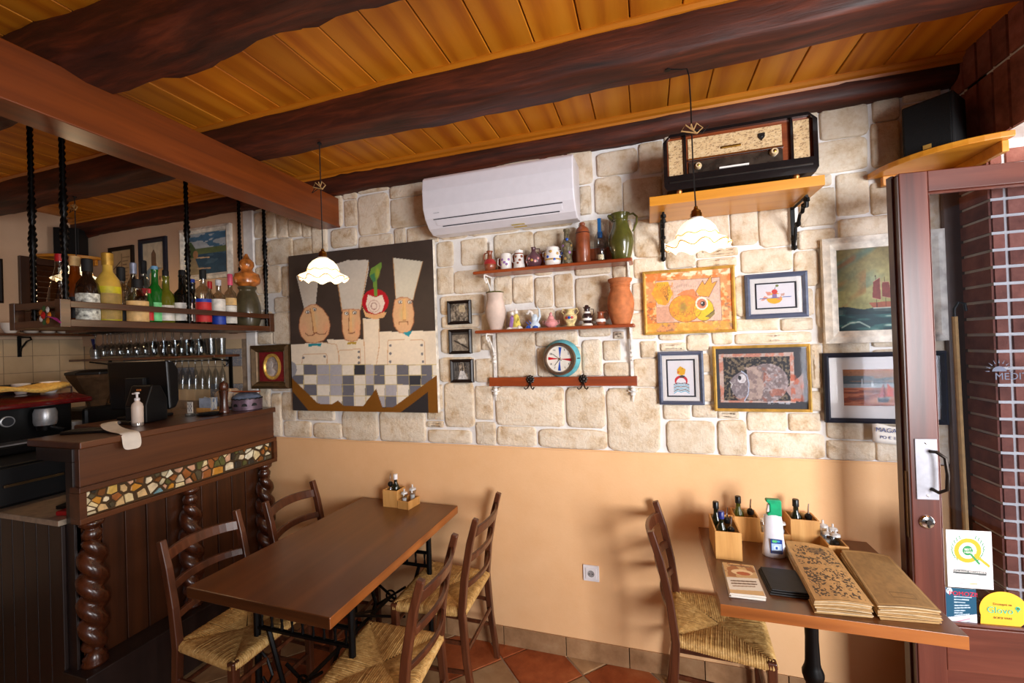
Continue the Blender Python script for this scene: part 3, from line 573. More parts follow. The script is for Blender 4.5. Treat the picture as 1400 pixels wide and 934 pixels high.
def ship(w,h):
    A=Art(w,h,180,((95,105),(545,90),(550,480),(108,487)),(120,116,70))
    t=np.clip((A.Y-95)/290,0,1); c=np.array([118,104,64.])*(1-t[...,None])+np.array([152,150,96.])*t[...,None]
    s_=A.n(120,40,seed=3); d=(A.X*.5+A.Y)/120; k=vnoise(d*3,A.X/90,7); A.c=c*(.85+.35*s_[...,None]); A.put(np.clip((k-.55)*3,0,1)*(A.Y<300),(70,104,100),.7); A.put(np.clip((vnoise(d*4,A.X/60,12)-.6)*3,0,1)*(A.X<250),(150,84,40),.6)
    A.ell(300,250,110,140,(196,190,140),.5,soft=.9)
    sea=A.Y>380+6*np.sin(A.X/30); n=vnoise(A.X/60,A.Y/14,4); A.put(sea,(24,58,64)); A.put(sea*sm(n,.55),(60,110,104),.7); A.put(sea*sm(n,.78),(190,206,190),.7); A.put(sea*(A.Y<410),(20,34,40),.6)
    A.line([(130,470),(170,450),(215,445),(265,470)],7,(190,206,190),.7)
    A.poly([(262,358),(395,350),(470,352),(455,378),(285,382)],(150,84,60))
    for m in ((296,230,378),(340,240,375),(385,250,372),(425,262,372)): A.line([(m[0],m[1]),(m[0]+6,m[2])],3,(70,36,30))
    for p_ in ([(285,260),(318,240),(322,345),(280,335)],[(328,262),(362,262),(378,340),(328,330)],[(372,280),(400,285),(412,345),(375,340)],[(415,290),(440,300),(448,345),(418,345)]): A.poly(p_,(124,60,52)); A.line(p_,3,(200,160,130),.6)
    A.line([(285,382),(470,380)],6,(206,214,200),.7); A.grain(14,.12,2); return A
picture('ship_painting','painting of a red sailed ship on stormy sea in a wide cream frame',.742,1.168,1.607,2.063,.052,.032,M['cream'],ship)
def sails(w,h):
    A=Art(w,h,150,((134,636),(500,632),(505,842),(134,840)),(190,110,60))
    t=np.clip((A.Y-636)/90,0,1)[...,None]; A.c=np.array([176,110,62.])*(1-t)+np.array([110,104,96.])*t; n=vnoise(A.X/60,A.Y/9,3)
    A.put((A.Y>672)*(A.Y<715)*sm(n,.3),(70,92,100),.8); A.put((A.Y>715)*(A.Y<740),(150,158,158)); s2=A.Y>738; A.put(s2,(150,74,44)); A.put(s2*sm(n,.55),(206,130,90),.7); A.put(s2*(n<.25),(96,60,52),.6)
    for x in (222,270): A.line([(x,690),(x,738)],3,(200,206,206)); A.poly([(x-8,735),(x,700),(x+8,735)],(200,206,206),.8)
    A.poly([(290,795),(352,790),(340,822),(294,822)],(40,44,56)); A.poly([(296,790),(320,715),(335,790)],(170,60,44)); A.poly([(338,712),(362,745),(366,788),(336,785)],(206,70,40)); A.line([(322,700),(324,795)],3,(60,30,30)); A.line([(296,800),(360,795)],4,(214,214,214),.7); A.grain(10,.1,5); return A
picture('sail_picture','sunset seascape with a small red-sailed boat in a dark frame and white mount',.733,1.160,1.262,1.565,.02,.025,M['navy'],sails,matw=.055,glass=True)
def photo(seed):
    def f(w,h):
        A=Art(w,h,60,base=(120,108,94)); n=A.n(30,seed=seed); n2=A.n(9,seed=seed+3); A.c=A.c*(.5+n[...,None]); A.put(n2>.6,(190,178,160),.6).put(n2<.36,(44,38,34),.6)
        if seed==1: A.poly([(45,10),(80,8),(82,50),(46,50)],(206,186,150),.8); [A.line([(x,0),(x,100)],3,(50,44,38)) for x in (12,30,88)]
        if seed==2: A.c=A.c*.3+np.array([140,128,112])*.7; A.line([(15,45),(45,60),(90,85)],9,(54,46,40)); A.poly([(30,40),(75,30),(85,62),(50,62)],(200,188,168),.8); A.poly([(0,0),(100,0),(100,12),(0,14)],(60,54,50))
        if seed==3: A.poly([(0,0),(30,0),(38,100),(0,100)],(70,68,68),.7); A.poly([(70,0),(100,0),(100,100),(82,100)],(86,84,84),.7); A.poly([(38,50),(60,48),(80,100),(24,100)],(196,194,192)); [A.line([(x,5),(x+2,50)],5,(40,38,38)) for x in (12,24,50,64)]
        return A.grain(8,.2,seed)
    return f
for k,(lb,x0,x1,z0,z1) in enumerate((('small black framed sepia photo of buildings, topmost of the column of three',-1.073,-.929,1.774,1.907),('small black framed sepia photo of a boat, middle of the column of three',-1.070,-.932,1.607,1.745),('small black framed photo of a narrow street, lowest of the column of three',-1.066,-.927,1.446,1.577))):
    picture('photo_frame',lb,x0,x1,z0,z1,.017,.022,M['darkframe'],photo(k+1),grp='small square photo frames')
def redcameo():
    x0,x1,z0,z1=-2.512,-2.198,1.415,1.70; w,h=x1-x0,z1-z0
    t=thing('cameo_frame','small bronze framed oval cameo on red velvet, left of the big canvas','picture',(x0,W-.020,z0))
    part('frame',MB().frame(0,w,0,h,.036,-.045,0),M['oldgold'],t); part('inner_frame',MB().frame(.034,w-.034,.034,h-.034,.012,-.03,0),M['oldgold'],t)
    part('velvet',MB().box(.03,w-.03,-.008,0,.03,h-.03),cmat('red_velvet',(120,16,22),.8,sc_=80),t)
    R=Matrix.Rotation(HP,4,'X'); T=Matrix.Translation((w/2,-.008,h/2))
    mb=MB()
    ri=[(.052,0),(.056,.010),(.062,.014),(.070,.010),(.072,0)]
    n=28; vs=[];fs=[]
    for r,d in ri:
        for i in range(n): a=2*math.pi*i/n; vs.append((w/2+r*math.cos(a),-.008-d,h/2+r*1.22*math.sin(a)))
    for k in range(4):
        for i in range(n): fs.append((k*n+i,k*n+(i+1)%n,(k+1)*n+(i+1)%n,(k+1)*n+i))
    part('oval_rim',MB().add(vs,fs),M['gold'],t,smooth=True)
    A=Art(.106,.13,50,base=(120,96,84)); A.grain(30,.3,4); A.poly([(50,8),(50,92),(25,85),(12,60),(10,35),(28,12)],(176,168,164)); A.ell(40,40,16,20,(150,140,136)); A.c=A.c
    me=A.mesh(); 
    part('cameo',MB().lathe([(.0001,.002),(.054,.002),(.054,0)],28,M=T@R@Matrix.Diagonal((1,1.22,1,1))),cmat('cameo_grey',(150,138,132),.4,sc_=60,var=.3),t)
    part('figure',MB().lathe([(.0,.006),(.018,.004),(.02,0)],14,M=Matrix.Translation((w/2-.012,-.010,h/2+.012))@R@Matrix.Diagonal((1,1.3,1,1))).lathe([(.0,.005),(.03,.003),(.034,0)],14,M=Matrix.Translation((w/2-.012,-.010,h/2-.035))@R@Matrix.Diagonal((1,.8,1,1))),cmat('cameo_pale',(190,182,178),.5),t,smooth=True)
redcameo()
def doc(w,h):
    A=Art(w,h,70,base=(196,168,128)); A.grain(20,.08)
    for k in range(14): A.line([(55,12+k*6),(90-(k*7)%15,12+k*6)],1.6,(110,84,60),.7)
    A.line([(8,30),(45,18)],2,(90,70,50)); A.line([(8,42),(45,30)],2,(90,70,50)); A.line([(50,5),(50,95)],1.5,(110,84,60)); A.poly([(10,45),(42,38),(42,90),(10,92)],(170,140,100),.7); return A
picture('framed_document','narrow dark framed yellowed document, leftmost picture above the bottles',-3.94,-3.665,1.98,2.497,.028,.02,M['darkframe'],doc,y=W-.014)
def tower(w,h):
    A=Art(w,h,90,base=(206,192,166)); A.poly([(0,60),(35,45),(100,50),(100,90),(0,95)],(90,130,160),.7); A.poly([(40,20),(52,12),(62,22),(64,60),(40,62)],(120,92,70)); A.poly([(30,58),(100,48),(100,95),(28,98)],(206,170,120))
    for p_ in ((40,70),(58,66),(76,64),(45,84),(66,82),(86,80)): A.poly([(p_[0],p_[1]),(p_[0]+6,p_[1]),(p_[0]+6,p_[1]+8),(p_[0],p_[1]+8)],(90,60,40))
    return A.grain(10,.1)
picture('tower_picture','dark framed watercolour of a stone bell tower behind the whisky bottles',-3.60,-3.312,2.069,2.526,.034,.022,M['navy'],tower,y=W-.014)
def bay(w,h):
    A=Art(w,h,120,base=(70,110,140)); n=A.n(30,12,seed=2); A.put((A.Y<45)&(n>.5),(196,196,196),.8); A.put((A.Y>36)&(A.Y<52)&(A.X>20),(96,110,70)); A.put(A.Y>50,(44,76,98)); A.put((A.Y>50)&(n>.6),(80,110,128),.6)
    A.poly([(0,20),(14,18),(24,35),(26,60),(12,80),(0,90)],(70,92,56)); A.poly([(0,60),(22,56),(30,80),(46,100),(0,100)],(150,134,104)); A.line([(28,58),(56,60)],3,(206,176,140)); A.line([(28,84),(58,86)],3,(190,160,130)); A.ell(24,50,6,10,(176,130,90)); return A.grain(8,.12)
picture('bay_painting','white framed oil painting of a blue bay with trees, behind the hanging shelf',-3.165,-2.685,2.178,2.545,.038,.03,M['cream'],bay,y=W-.014)
picture('wall_picture','dark framed picture cut off at the left edge of the frame',0,.22,2.06,2.37,.02,.02,M['darkframe'],doc,y=0).matrix_world=Matrix.Translation((LX+.001,1.56,2.06))@Matrix.Rotation(HP,4,'Z')
# handwritten note pinned under the sail picture
t=thing('paper_note','crumpled white note with faint blue handwriting under the boat picture','note',(.895,W-.05,1.185))
A=Art(.13,.075,90,base=(238,238,246))
t_=MB()
vs=[(x*.13,-.003*math.sin(x*5)-.002*math.sin(z*7),z*.078-x*.012+.004*math.sin(x*9)*z) for z in np.linspace(0,1,6) for x in np.linspace(0,1,8)]
fs=[(j*8+i,j*8+i+1,j*8+i+9,j*8+i+8) for j in range(5) for i in range(7)]
sh=part('sheet',MB().add(vs,fs),M['paper'],t,smooth=2); sm=sh.modifiers.new('s','SOLIDIFY'); sm.thickness=.0008
ink=cmat('blue_ink',(70,80,130),.6)
part('lettering',text_mesh('MAGARCI',.026),ink,t,loc=(.066,-.0065,.050),rot=(HP,.09,0)); part('lettering',text_mesh('PO \u20ac 16,50',.018),ink,t,loc=(.066,-.0065,.020),rot=(HP,.09,0))
# ================================================================== AIR CONDITIONER, SOCKET
WS=W-.02
t=thing('air_conditioner','long white wall-mounted air conditioner above the ceramics shelves','air conditioner',(-1.105,WS,2.27))
L=.80; pr=[(0,0),(-.10,-.008),(-.145,.015),(-.185,.06),(-.205,.11),(-.208,.20),(-.200,.262),(-.185,.278),(0,.285)]
part('casing',MB().prism(pr,0,L,'x'),M['aircon'],t,bev=.006,seg=3)
dk=cmat('vent_slot_dark',(40,40,44),.6)
def onface(z0,z1,x0,x1,e,mat,name):
    def yz(z):
        for (a,b),(c,d) in zip(pr[1:],pr[2:]):
            if b<=z<=d and d>b: return a+(c-a)*(z-b)/(d-b)
        return pr[5][0]
    part(name,MB().add([(x0,yz(z0)-e,z0),(x1,yz(z0)-e,z0),(x1,yz(z1)-e,z1),(x0,yz(z1)-e,z1),(x0,yz(z0)+.004,z0),(x1,yz(z0)+.004,z0),(x1,yz(z1)+.004,z1),(x0,yz(z1)+.004,z1)],[(0,1,2,3),(0,4,5,1),(3,2,6,7),(0,3,7,4),(1,5,6,2)]),mat,t)
onface(.052,.0555,.05,.62+.12,.0022,dk,'upper_slot'); onface(.0135+.006,.0225+.0005,.09,.72,.0028,dk,'lower_slot'); onface(.026,.049,.06,.735,.003,M['aircon'],'louvre')
part('lettering',text_mesh('midea',.014),cmat('grey_letters',(150,150,156),.5),t,loc=(.075,-.2066+.012,.085),rot=(HP-.35,0,0))
part('label_sticker',MB().box(.46,.53,-.12,-.06,-.0065,-.0055),cmat('yellow_label',(206,180,60),.6),t)
t=thing('wall_socket','white square power socket on the peach wall between the two tables','socket',(-.317,W-.004,.4555))
part('plate',MB().box(-.041,.041,-.009,0,-.041,.041),M['whiteplastic'],t,bev=.003)
RX=Matrix.Rotation(HP,4,'X')
part('cover',MB().box(-.028,.028,-.013,-.006,-.028,.028),M['whiteplastic'],t,bev=.002)
part('recess',MB().lathe([(.0195,.0),(.0205,.0012),(.0185,.0012),(.017,-.0)],24,M=Matrix.Translation((0,-.0135,0))@RX),M['whiteplastic'],t,smooth=True)
part('socket_face',MB().lathe([(.0001,0),(.0175,0),(.0175,.001)],24,M=Matrix.Translation((0,-.0130,0))@RX),cmat('socket_shade',(150,146,146),.5),t)
part('hole',MB().lathe([(.0001,.001),(.0028,.001)],10,M=Matrix.Translation((-.009,-.0145,0))@RX).lathe([(.0001,.001),(.0028,.001)],10,M=Matrix.Translation((.009,-.0145,0))@RX),M['black'],t)
# ================================================================== CERAMICS SHELVES
SX0,SX1=-.862,-.053
t=thing('wall_shelf','two tier reddish brown wall shelf on ornate white iron side brackets','shelf',(0,WS,0))
def board(z,x0,x1,d,th,nm): return part(nm,MB().box(x0,x1,-d,0,z-th,z),M['redshelf'],t,bev=.006)
board(2.04,SX0,SX1,.135,.016,'shelf_board'); board(1.729,SX0,SX1,.135,.016,'shelf_board')
part('back_rail',MB().box(SX0+.10,SX1-.06,-.012,-.001,2.045,2.125),M['redshelf'],t,bev=.003)
wi=cmat('white_iron',(226,222,216),.5)
for x in (-.80,-.075):
    mb=MB().box(x-.007,x+.007,-.010,-.002,1.40,2.22)
    for zt in (2.024,1.713):
        mb.tube([(x,-.125,zt-.005),(x,-.122,zt-.03),(x,-.10,zt-.045),(x,-.085,zt-.03),(x,-.095,zt-.018),(x,-.108,zt-.024)],.0045,6)
        mb.tube([(x,-.085,zt-.032),(x,-.06,zt-.05),(x,-.03,zt-.085),(x,-.008,zt-.13)],.005,6)
        mb.tube([(x,-.012,zt-.005),(x,-.115,zt-.004)],.005,6)
    for z in (1.60,1.56,1.405,1.385):
        mb.lathe([(0,-.012),(.011,-.006),(.012,0),(.011,.006),(0,.012)],8,c=(x,-.012,z))
    mb.tube([(x-.022,-.008,1.40),(x,-.014,1.392),(x+.022,-.008,1.40)],.004,6); mb.tube([(x,-.008,1.40),(x,-.010,1.345)],[.008,.002],6)
    part('bracket',mb,wi,t,smooth=True)
t=thing('coat_rack','flat reddish brown coat rail with two flower shaped iron hooks','coat rack',(0,WS,0))
part('rail',MB().box(-.833,-.053,-.020,0,1.425,1.473),M['redshelf'],t,bev=.002)
for x in (-.598,-.318):
    mb=MB()
    for k in range(8):
        a=k*math.pi/4; mb.lathe([(0,-.004),(.009,0),(0,.005)],8,M=Matrix.Translation((x+.015*math.cos(a),-.024,1.462+.015*math.sin(a)))@RX)
    mb.lathe([(.012,-.003),(.010,.006),(0,.009)],10,M=Matrix.Translation((x,-.024,1.462))@RX)
    for sg in (-1,1): mb.tube([(x,-.026,1.452),(x+sg*.004,-.034,1.435),(x+sg*.010,-.044,1.418),(x+sg*.020,-.050,1.412),(x+sg*.027,-.052,1.422)],[.004,.0035,.0035,.0035,.0045],6)
    part('hook',mb,M['gunmetal'],t,smooth=True)
# ---- pots
def pot(name,label,cat,x,z,prof,mat,y=-.07,n=26,handles=(),rim=None,bands=(),hm=None,grp=None,dots=None,base=None):
    t=thing(name,label,cat,(x,WS+y,z),0,grp)
    part('body',MB().lathe(prof,n),mat,t,smooth=True)
    for (pts,r) in handles: part('handle',MB().tube(pts,r,8,flat=.7),hm or mat,t,smooth=True)
    for (prf,m_) in bands: part('band' if prf[0][1]<max(p[1] for p in prof)*.95 else 'rim',MB().lathe(prf,n),m_,t,smooth=True)
    if dots:
        k,r,zs,mats=dots; rr=random.Random(len(label))
        for q in range(k):
            a=-HP+(q-(k-1)/2)*.42; zz=zs[q%len(zs)]
            R_=r(zz) if callable(r) else r
            part('flower',MB().lathe([(0,.003),(.006,.0018),(.0075,0)],8,M=Matrix.Translation((R_*math.cos(a),R_*math.sin(a),zz))@Matrix.Rotation(a+HP,4,'Z')@RX),mats[q%len(mats)],t)
    return t
Z1=2.040; Z2=1.729
def px2x(px,z=2.1): return P(px,400,y=WS-.07).x
c_brown=cmat('brown_glaze',(140,74,48),.3,coat=.3); c_dark=cmat('dark_glaze',(52,34,34),.25,coat=.4); c_red=cmat('red_glaze',(176,50,50),.3); c_lilac=cmat('lilac_flowers',(150,110,170),.4)
c_green=cmat('olive_glaze',(84,84,36),.22,coat=.6); c_terra=cmat('fired_clay',(176,104,60),.75,bmp=.3); c_blue=cmat('cobalt_glaze',(40,80,170),.25); c_tan=cmat('ochre_glaze',(190,150,84),.35); c_pink=cmat('pink_glaze',(206,140,140),.25,coat=.3); c_purple=cmat('plum_glaze',(92,58,66),.28,coat=.4)
def at1(px): return P(px,350,y=WS-.07).x
def at2(px): return P(px,430,y=WS-.07).x
pot('clay_jug','tiny two tone clay jug with a red band, first on the upper shelf','jug',at1(669.5),Z1,[(.018,0),(.028,.010),(.034,.035),(.028,.055),(.014,.072),(.012,.098),(.018,.112),(.015,.112),(.009,.098)],c_brown,handles=[([(-.012,0,.105),(-.030,0,.10),(-.034,0,.075),(-.026,0,.055)],.005)],bands=[([(.0345,.040),(.0305,.056),(.0225,.067),(.0205,.067)],c_red)])
pot('flowered_mug','white mug with lilac flowers beside the tiny clay jug','mug',at1(691.5),Z1,[(.026,0),(.029,.004),(.030,.080),(.027,.088),(.014,.092),(0,.092)],M['ceramic'],handles=[([(-.028,0,.07),(-.044,0,.066),(-.046,0,.035),(-.028,0,.022)],.004)],dots=(5,.029,(.03,.055,.04),(c_lilac,)))
pot('small_stein','narrow cream stein with brown marks, third on the upper shelf','mug',at1(709.5),Z1,[(.030,0),(.031,.006),(.026,.05),(.022,.088),(.024,.098),(.02,.1)],M['ceramic'],handles=[([(-.022,0,.088),(-.038,0,.08),(-.038,0,.045),(-.026,0,.035)],.004)],dots=(5,.0265,(.045,.065,.03),(c_brown,)),bands=[([(.0235,.078),(.0232,.084),(.022,.084)],c_brown)])
pot('globe_flask','plum coloured round flask with raised pink flowers','vase',at1(729.5),Z1,[(.020,0),(.034,.012),(.042,.038),(.036,.062),(.018,.078),(.011,.088),(.011,.104),(.014,.108),(.010,.108)],c_purple,handles=[([(.010,0,.1),(.032,0,.098),(.036,0,.078),(.03,0,.066)],.004)],dots=(5,.0405,(.03,.045,.036),(c_pink,c_pink,c_tan)))
pot('lidded_pot','round white lidded pot with blue and gold flowers','jar',at1(755.5),Z1,[(.034,0),(.040,.008),(.043,.035),(.041,.065),(.034,.084),(.036,.088),(.034,.096),(.012,.104),(0,.105)],M['ceramic'],handles=[([(-.037,0,.078),(-.05,0,.074),(-.05,0,.055),(-.041,0,.05)],.0035),([(.037,0,.078),(.05,0,.074),(.05,0,.055),(.041,0,.05)],.0035)],dots=(7,.0425,(.03,.06,.045,.07),(c_blue,c_tan)),bands=[([(.0436,.028),(.0438,.034),(.0436,.036)],c_tan)])
pot('painted_bottle','slim dark painted glass bottle with blue and violet spots','bottle',at1(775.5),Z1,[(.026,0),(.028,.01),(.023,.04),(.030,.085),(.029,.105),(.014,.135),(.013,.17),(.016,.172),(.016,.182),(.011,.182)],cmat('painted_glass',(92,84,66),.2,var=.5,sc_=60),dots=(6,.0285,(.06,.095,.03,.125),(c_blue,c_lilac,c_tan)))
pot('stone_bottle','tall cylindrical reddish brown stoneware bottle','bottle',at1(797.5),Z1,[(.033,0),(.036,.006),(.036,.155),(.030,.175),(.014,.188),(.012,.192),(.015,.200),(.012,.206),(.008,.206)],cmat('stoneware',(140,72,42),.35,coat=.2),bands=[([(.0365,.150),(.0366,.153),(.036,.154)],c_dark)])
tb_=thing('glass_bottle','clear glass bottle with a blue spoon-like stopper beside the green jug','bottle',(at1(821),WS-.07,Z1))
part('body',MB().lathe([(.028,0),(.030,.004),(.030,.10),(.026,.125),(.012,.15),(.010,.21),(.013,.213),(.011,.216)],20),M['stem'],tb_,smooth=True)
part('stopper',MB().box(-.008,.008,-.0125,-.009,.13,.215).lathe([(.012,.12),(.013,.15),(.008,.152)],12),cmat('blue_ribbon',(20,90,150),.4),tb_,bev=.001)
tj=thing('small_glass_jar','little glass jar with a cream candle in front of the green jug','jar',(at1(822.5),WS-.115,Z1))
part('jar',MB().lathe([(.0165,0),(.0185,.003),(.0185,.034),(.017,.036)],16),M['clear'],tj,smooth=True); part('candle',MB().lathe([(.0135,.004),(.0135,.028),(0,.03)],14),cmat('wax',(232,214,180),.5),tj)
pot('green_jug','large olive green glazed jug with a side handle, last on the upper shelf','jug',at1(849.5),Z1,[(.040,0),(.044,.006),(.050,.03),(.063,.085),(.060,.115),(.044,.155),(.036,.185),(.038,.21),(.047,.226),(.044,.226),(.034,.20)],c_green,handles=[([(.036,0,.218),(.062,0,.222),(.078,0,.205),(.076,0,.175),(.058,0,.135)],.0075)],bands=[([(.0375,.186),(.039,.19),(.0375,.194)],c_green)])
tp=bpy.data.objects['green_jug']; part('spout',MB().tube([(-.030,0,.205),(-.046,0,.218),(-.058,0,.226)],[.018,.014,.006],8),c_green,tp,smooth=True)
# lower shelf
pot('plaster_vase','chalky white vase with a faint orange stain and green rim','vase',at2(677.5),Z2,[(.030,0),(.034,.01),(.052,.07),(.056,.105),(.048,.145),(.041,.170),(.044,.196),(.048,.200),(.044,.200),(.038,.18)],cmat('chalky_clay',(206,184,170),.9,bmp=.4,var=.08,sc_=14),bands=[([(.0465,.197),(.049,.201),(.045,.204),(.042,.2)],c_green)])
def figure_(x,label,mats,hgt,kind):
    t=thing('porcelain_figurine',label,'figurine',(x,WS-.075,Z2))
    part('base',MB().lathe([(.034,0),(.036,.004),(.030,.010),(0,.012)],14,sy=.7),M['ceramic'],t,smooth=True)
    if kind==0:
        part('body',MB().lathe([(.026,.008),(.022,.03),(.014,.05),(.016,.066),(.008,.078),(0,.08)],12,sy=.8),mats[0],t,smooth=True)
        part('body',MB().lathe([(.020,.008),(.018,.03),(.012,.05),(.013,.062),(0,.075)],12,c=(-.022,0,0),sy=.8),mats[1],t,smooth=True)
        for dx,z in ((0,.088),(-.022,.083)): part('head',MB().lathe([(0,-.011),(.009,-.006),(.011,0),(.008,.008),(0,.011)],10,c=(dx,0,z)),M['ceramic'],t,smooth=True)
        part('arm',MB().tube([(.012,-.006,.062),(.020,-.015,.045),(.010,-.02,.035)],.004,6),mats[0],t,smooth=True)
        part('hat',MB().lathe([(.014,.096),(.008,.098),(.002,.112),(0,.113)],10,c=(-.002,0,0)),mats[2],t,smooth=True)
        part('flower',MB().lathe([(0,.014),(.014,.008),(.018,0)],9,c=(-.034,-.014,.0)).lathe([(0,.02),(.012,.012),(.016,0)],9,c=(.02,-.016,.0)),M['ceramic'],t)
    else:
        part('body',MB().lathe([(.030,.006),(.028,.02),(.016,.036),(.018,.055),(.012,.072),(0,.075)],12,c=(.012,0,0),sy=.8),mats[0],t,smooth=True)
        part('wing',MB().tube([(.026,0,.03),(.040,0,.06),(.038,0,.095),(.028,0,.112)],[.010,.012,.008,.002],8,flat=.5),mats[0],t,smooth=True)
        part('neck',MB().tube([(.004,0,.06),(-.004,0,.085),(-.016,0,.09),(-.026,0,.078),(-.034,0,.076)],[.010,.007,.009,.007,.002],8),M['ceramic'],t,smooth=True)
        part('leaf',MB().tube([(-.01,0,.01),(-.026,0,.028),(-.038,0,.040)],[.006,.008,.001],6,flat=.4).tube([(.0,-.01,.01),(-.008,-.012,.03),(-.02,-.01,.045)],[.006,.007,.001],6,flat=.4),mats[1],t,smooth=True)
        part('flower',MB().lathe([(0,.018),(.013,.012),(.017,0)],9,c=(-.018,-.018,.0)).lathe([(0,.016),(.013,.01),(.017,0)],9,c=(.018,-.018,.0)),mats[1],t)
figure_(at2(706),'porcelain couple figurine in yellow and violet beside the chalky vase',(cmat('yellow_glaze',(214,196,96),.25),c_lilac,M['ceramic']),.1,0)
figure_(at2(728),'blue and white porcelain bird figurine, second figure on the lower shelf',(cmat('pale_blue_glaze',(196,210,222),.2),c_blue),.11,1)
pot('sugar_bowl','small pink lidded sugar bowl with two handles','bowl',at2(753),Z2,[(.020,0),(.022,.004),(.034,.016),(.036,.026),(.026,.040),(.018,.044),(.014,.056),(.008,.062),(.009,.068),(.004,.078),(0,.080)],c_pink,handles=[([(-.030,0,.034),(-.043,0,.036),(-.042,0,.02),(-.032,0,.016)],.003),([(.030,0,.034),(.043,0,.036),(.042,0,.02),(.032,0,.016)],.003)])
pot('gilded_vase','ribbed cream and gold urn with scrolled rim and two handles','vase',at2(779.5),Z2,[(.018,0),(.024,.004),(.020,.012),(.034,.040),(.035,.055),(.022,.070),(.020,.078),(.030,.088),(.026,.09)],cmat('gilded_cream',(206,180,130),.3,var=.3,sc_=50),handles=[([(-.028,0,.06),(-.042,0,.075),(-.034,0,.092),(-.022,0,.088)],.004),([(.028,0,.06),(.042,0,.075),(.034,0,.092),(.022,0,.088)],.004)],dots=(3,.0345,(.045,),(c_red,c_blue)))
pot('striped_pitcher','black and cream striped mini pitcher on the lower shelf','jug',at2(802.5),Z2,[(.024,0),(.026,.006),(.018,.018),(.024,.035),(.024,.05),(.015,.07),(.014,.085),(.019,.094),(.012,.096),(.008,.104),(0,.106)],c_dark,handles=[([(.016,0,.084),(.032,0,.082),(.034,0,.06),(.024,0,.045)],.0035)],bands=[([(.0225,.028),(.0250,.036),(.0236,.040)],M['ceramic']),([(.0272,.002),(.0268,.008),(.0225,.013)],M['ceramic']),([(.0185,.062),(.0160,.070),(.0155,.072)],M['ceramic'])])
pot('brown_pitcher','smallest brown clay pitcher with a pale band, beside the big clay jar','jug',at2(821),Z2,[(.018,0),(.023,.01),(.024,.025),(.016,.042),(.014,.058),(.018,.068),(.013,.066)],c_brown,handles=[([(.014,0,.06),(.030,0,.072),(.038,0,.06),(.034,0,.035),(.022,0,.03)],.003)],bands=[([(.0243,.018),(.0252,.025),(.0222,.032)],M['ceramic'])])
pot('clay_jar','large unglazed orange clay jar at the right end of the lower shelf','jar',at2(849),Z2,[(.040,0),(.044,.006),(.060,.06),(.064,.10),(.060,.135),(.048,.165),(.046,.178),(.049,.182),(.046,.187),(.049,.191),(.047,.20),(.056,.21),(.058,.222),(.05,.224),(.04,.2)],c_terra)
# ---- clock: wall barometer style ship clock with blue and red sectors
t=thing('ship_clock','round ship clock with turquoise case and red and blue sectors on the dial','clock',(-.428,WS,1.568))
TR=Matrix.Translation
part('case',MB().lathe([(.097,0),(.099,.006),(.094,.02),(.078,.034),(.076,.05)],36,M=RX),cmat('turquoise_paint',(90,160,170),.45,bmp=.15),t,smooth=True)
part('bezel',MB().lathe([(.079,.046),(.083,.056),(.083,.074),(.078,.082),(.070,.082),(.067,.076),(.067,.060)],36,M=RX),cmat('worn_nickel',(120,98,80),.3,metal=.7),t,smooth=True)
part('dial',MB().lathe([(.0001,.0615),(.068,.0615),(.068,.058)],36,M=RX),cmat('ivory_dial',(226,220,208),.5,var=.02),t)
def sector(a,da,mat):
    part('sector',MB().add([(0,-.0622,0)]+[(.060*math.sin(a+d),-.0622,.060*math.cos(a+d)) for d in (-da,-da/2,0,da/2,da)],[(0,1,2),(0,2,3),(0,3,4),(0,4,5)]),mat,t)
for a,c_ in ((.06,c_blue),(.06+math.pi,c_blue),(-HP+.06,cmat('dial_red',(180,20,34),.4)),(HP+.09,M['dial_red'])): sector(a,.13,c_)
for k in range(12):
    a=k*math.pi/6
    if k%3: part('numeral',text_mesh(str(k),.014),M['black'],t,loc=(.052*math.sin(a),-.0628,.052*math.cos(a)),rot=(HP,0,0))
part('hand',MB().tube([(.01,-.065,-.008),(-.034,-.065,.026)],[.0015,.001],4),M['black'],t); part('hand',MB().tube([(.006,-.066,.006),(-.026,-.066,-.034)],[.0015,.001],4),M['black'],t)
part('latch',MB().box(.080,.098,-.030,-.016,-.002,.002),M['gunmetal'],t); part('hub',MB().lathe([(.004,.061),(.004,.068),(0,.069)],10,M=RX),M['brass'],t)
# ================================================================== RADIO SHELF
t=thing('radio_shelf','honey pine shelf board on two black iron brackets under the old radio','shelf',(0,WS,0))
part('shelf_board',MB().box(.030,.672,-.285,0,2.222,2.262),M['shelfpine'],t,bev=.002)
for x in (.088,.640):
    mb=MB().box(x-.008,x+.008,-.010,-.002,2.03,2.222).tube([(x,-.006,2.214),(x,-.19,2.214)],.006,6)
    mb.tube([(x,-.19,2.21),(x,-.18,2.175),(x,-.15,2.19),(x,-.13,2.165),(x,-.10,2.165),(x,-.075,2.13),(x,-.045,2.125),(x,-.03,2.085),(x,-.012,2.05)],[.007,.009,.007,.008,.006,.008,.006,.007,.006],8)
    for y,z in ((-.185,2.20),(-.155,2.185),(-.012,2.08),(-.012,2.04),(-.07,2.13)): mb.lathe([(0,-.014),(.012,-.006),(.012,.006),(0,.014)],8,c=(x,y,z))
    part('bracket',mb,M['iron'],t,smooth=True)
t=thing('vintage_radio','old black cased valve radio with cream cloth grille and two knobs','radio',(.093,WS-.275,2.262+.018))
RW,RH,RD=.565,.238,.235
bk=cmat('black_lacquer',(22,18,18),.18,coat=.6)
o=[(.0,.02),(.012,.0),(RW-.012,.0),(RW,.02),(RW,RH-.03),(RW-.03,RH),(.03,RH),(.0,RH-.03)]
ii=[(.016,.062),(.016,.062),(RW-.016,.062),(RW-.016,.062),(RW-.016,RH-.025),(RW-.028,RH-.012),(.028,RH-.012),(.016,RH-.025)]
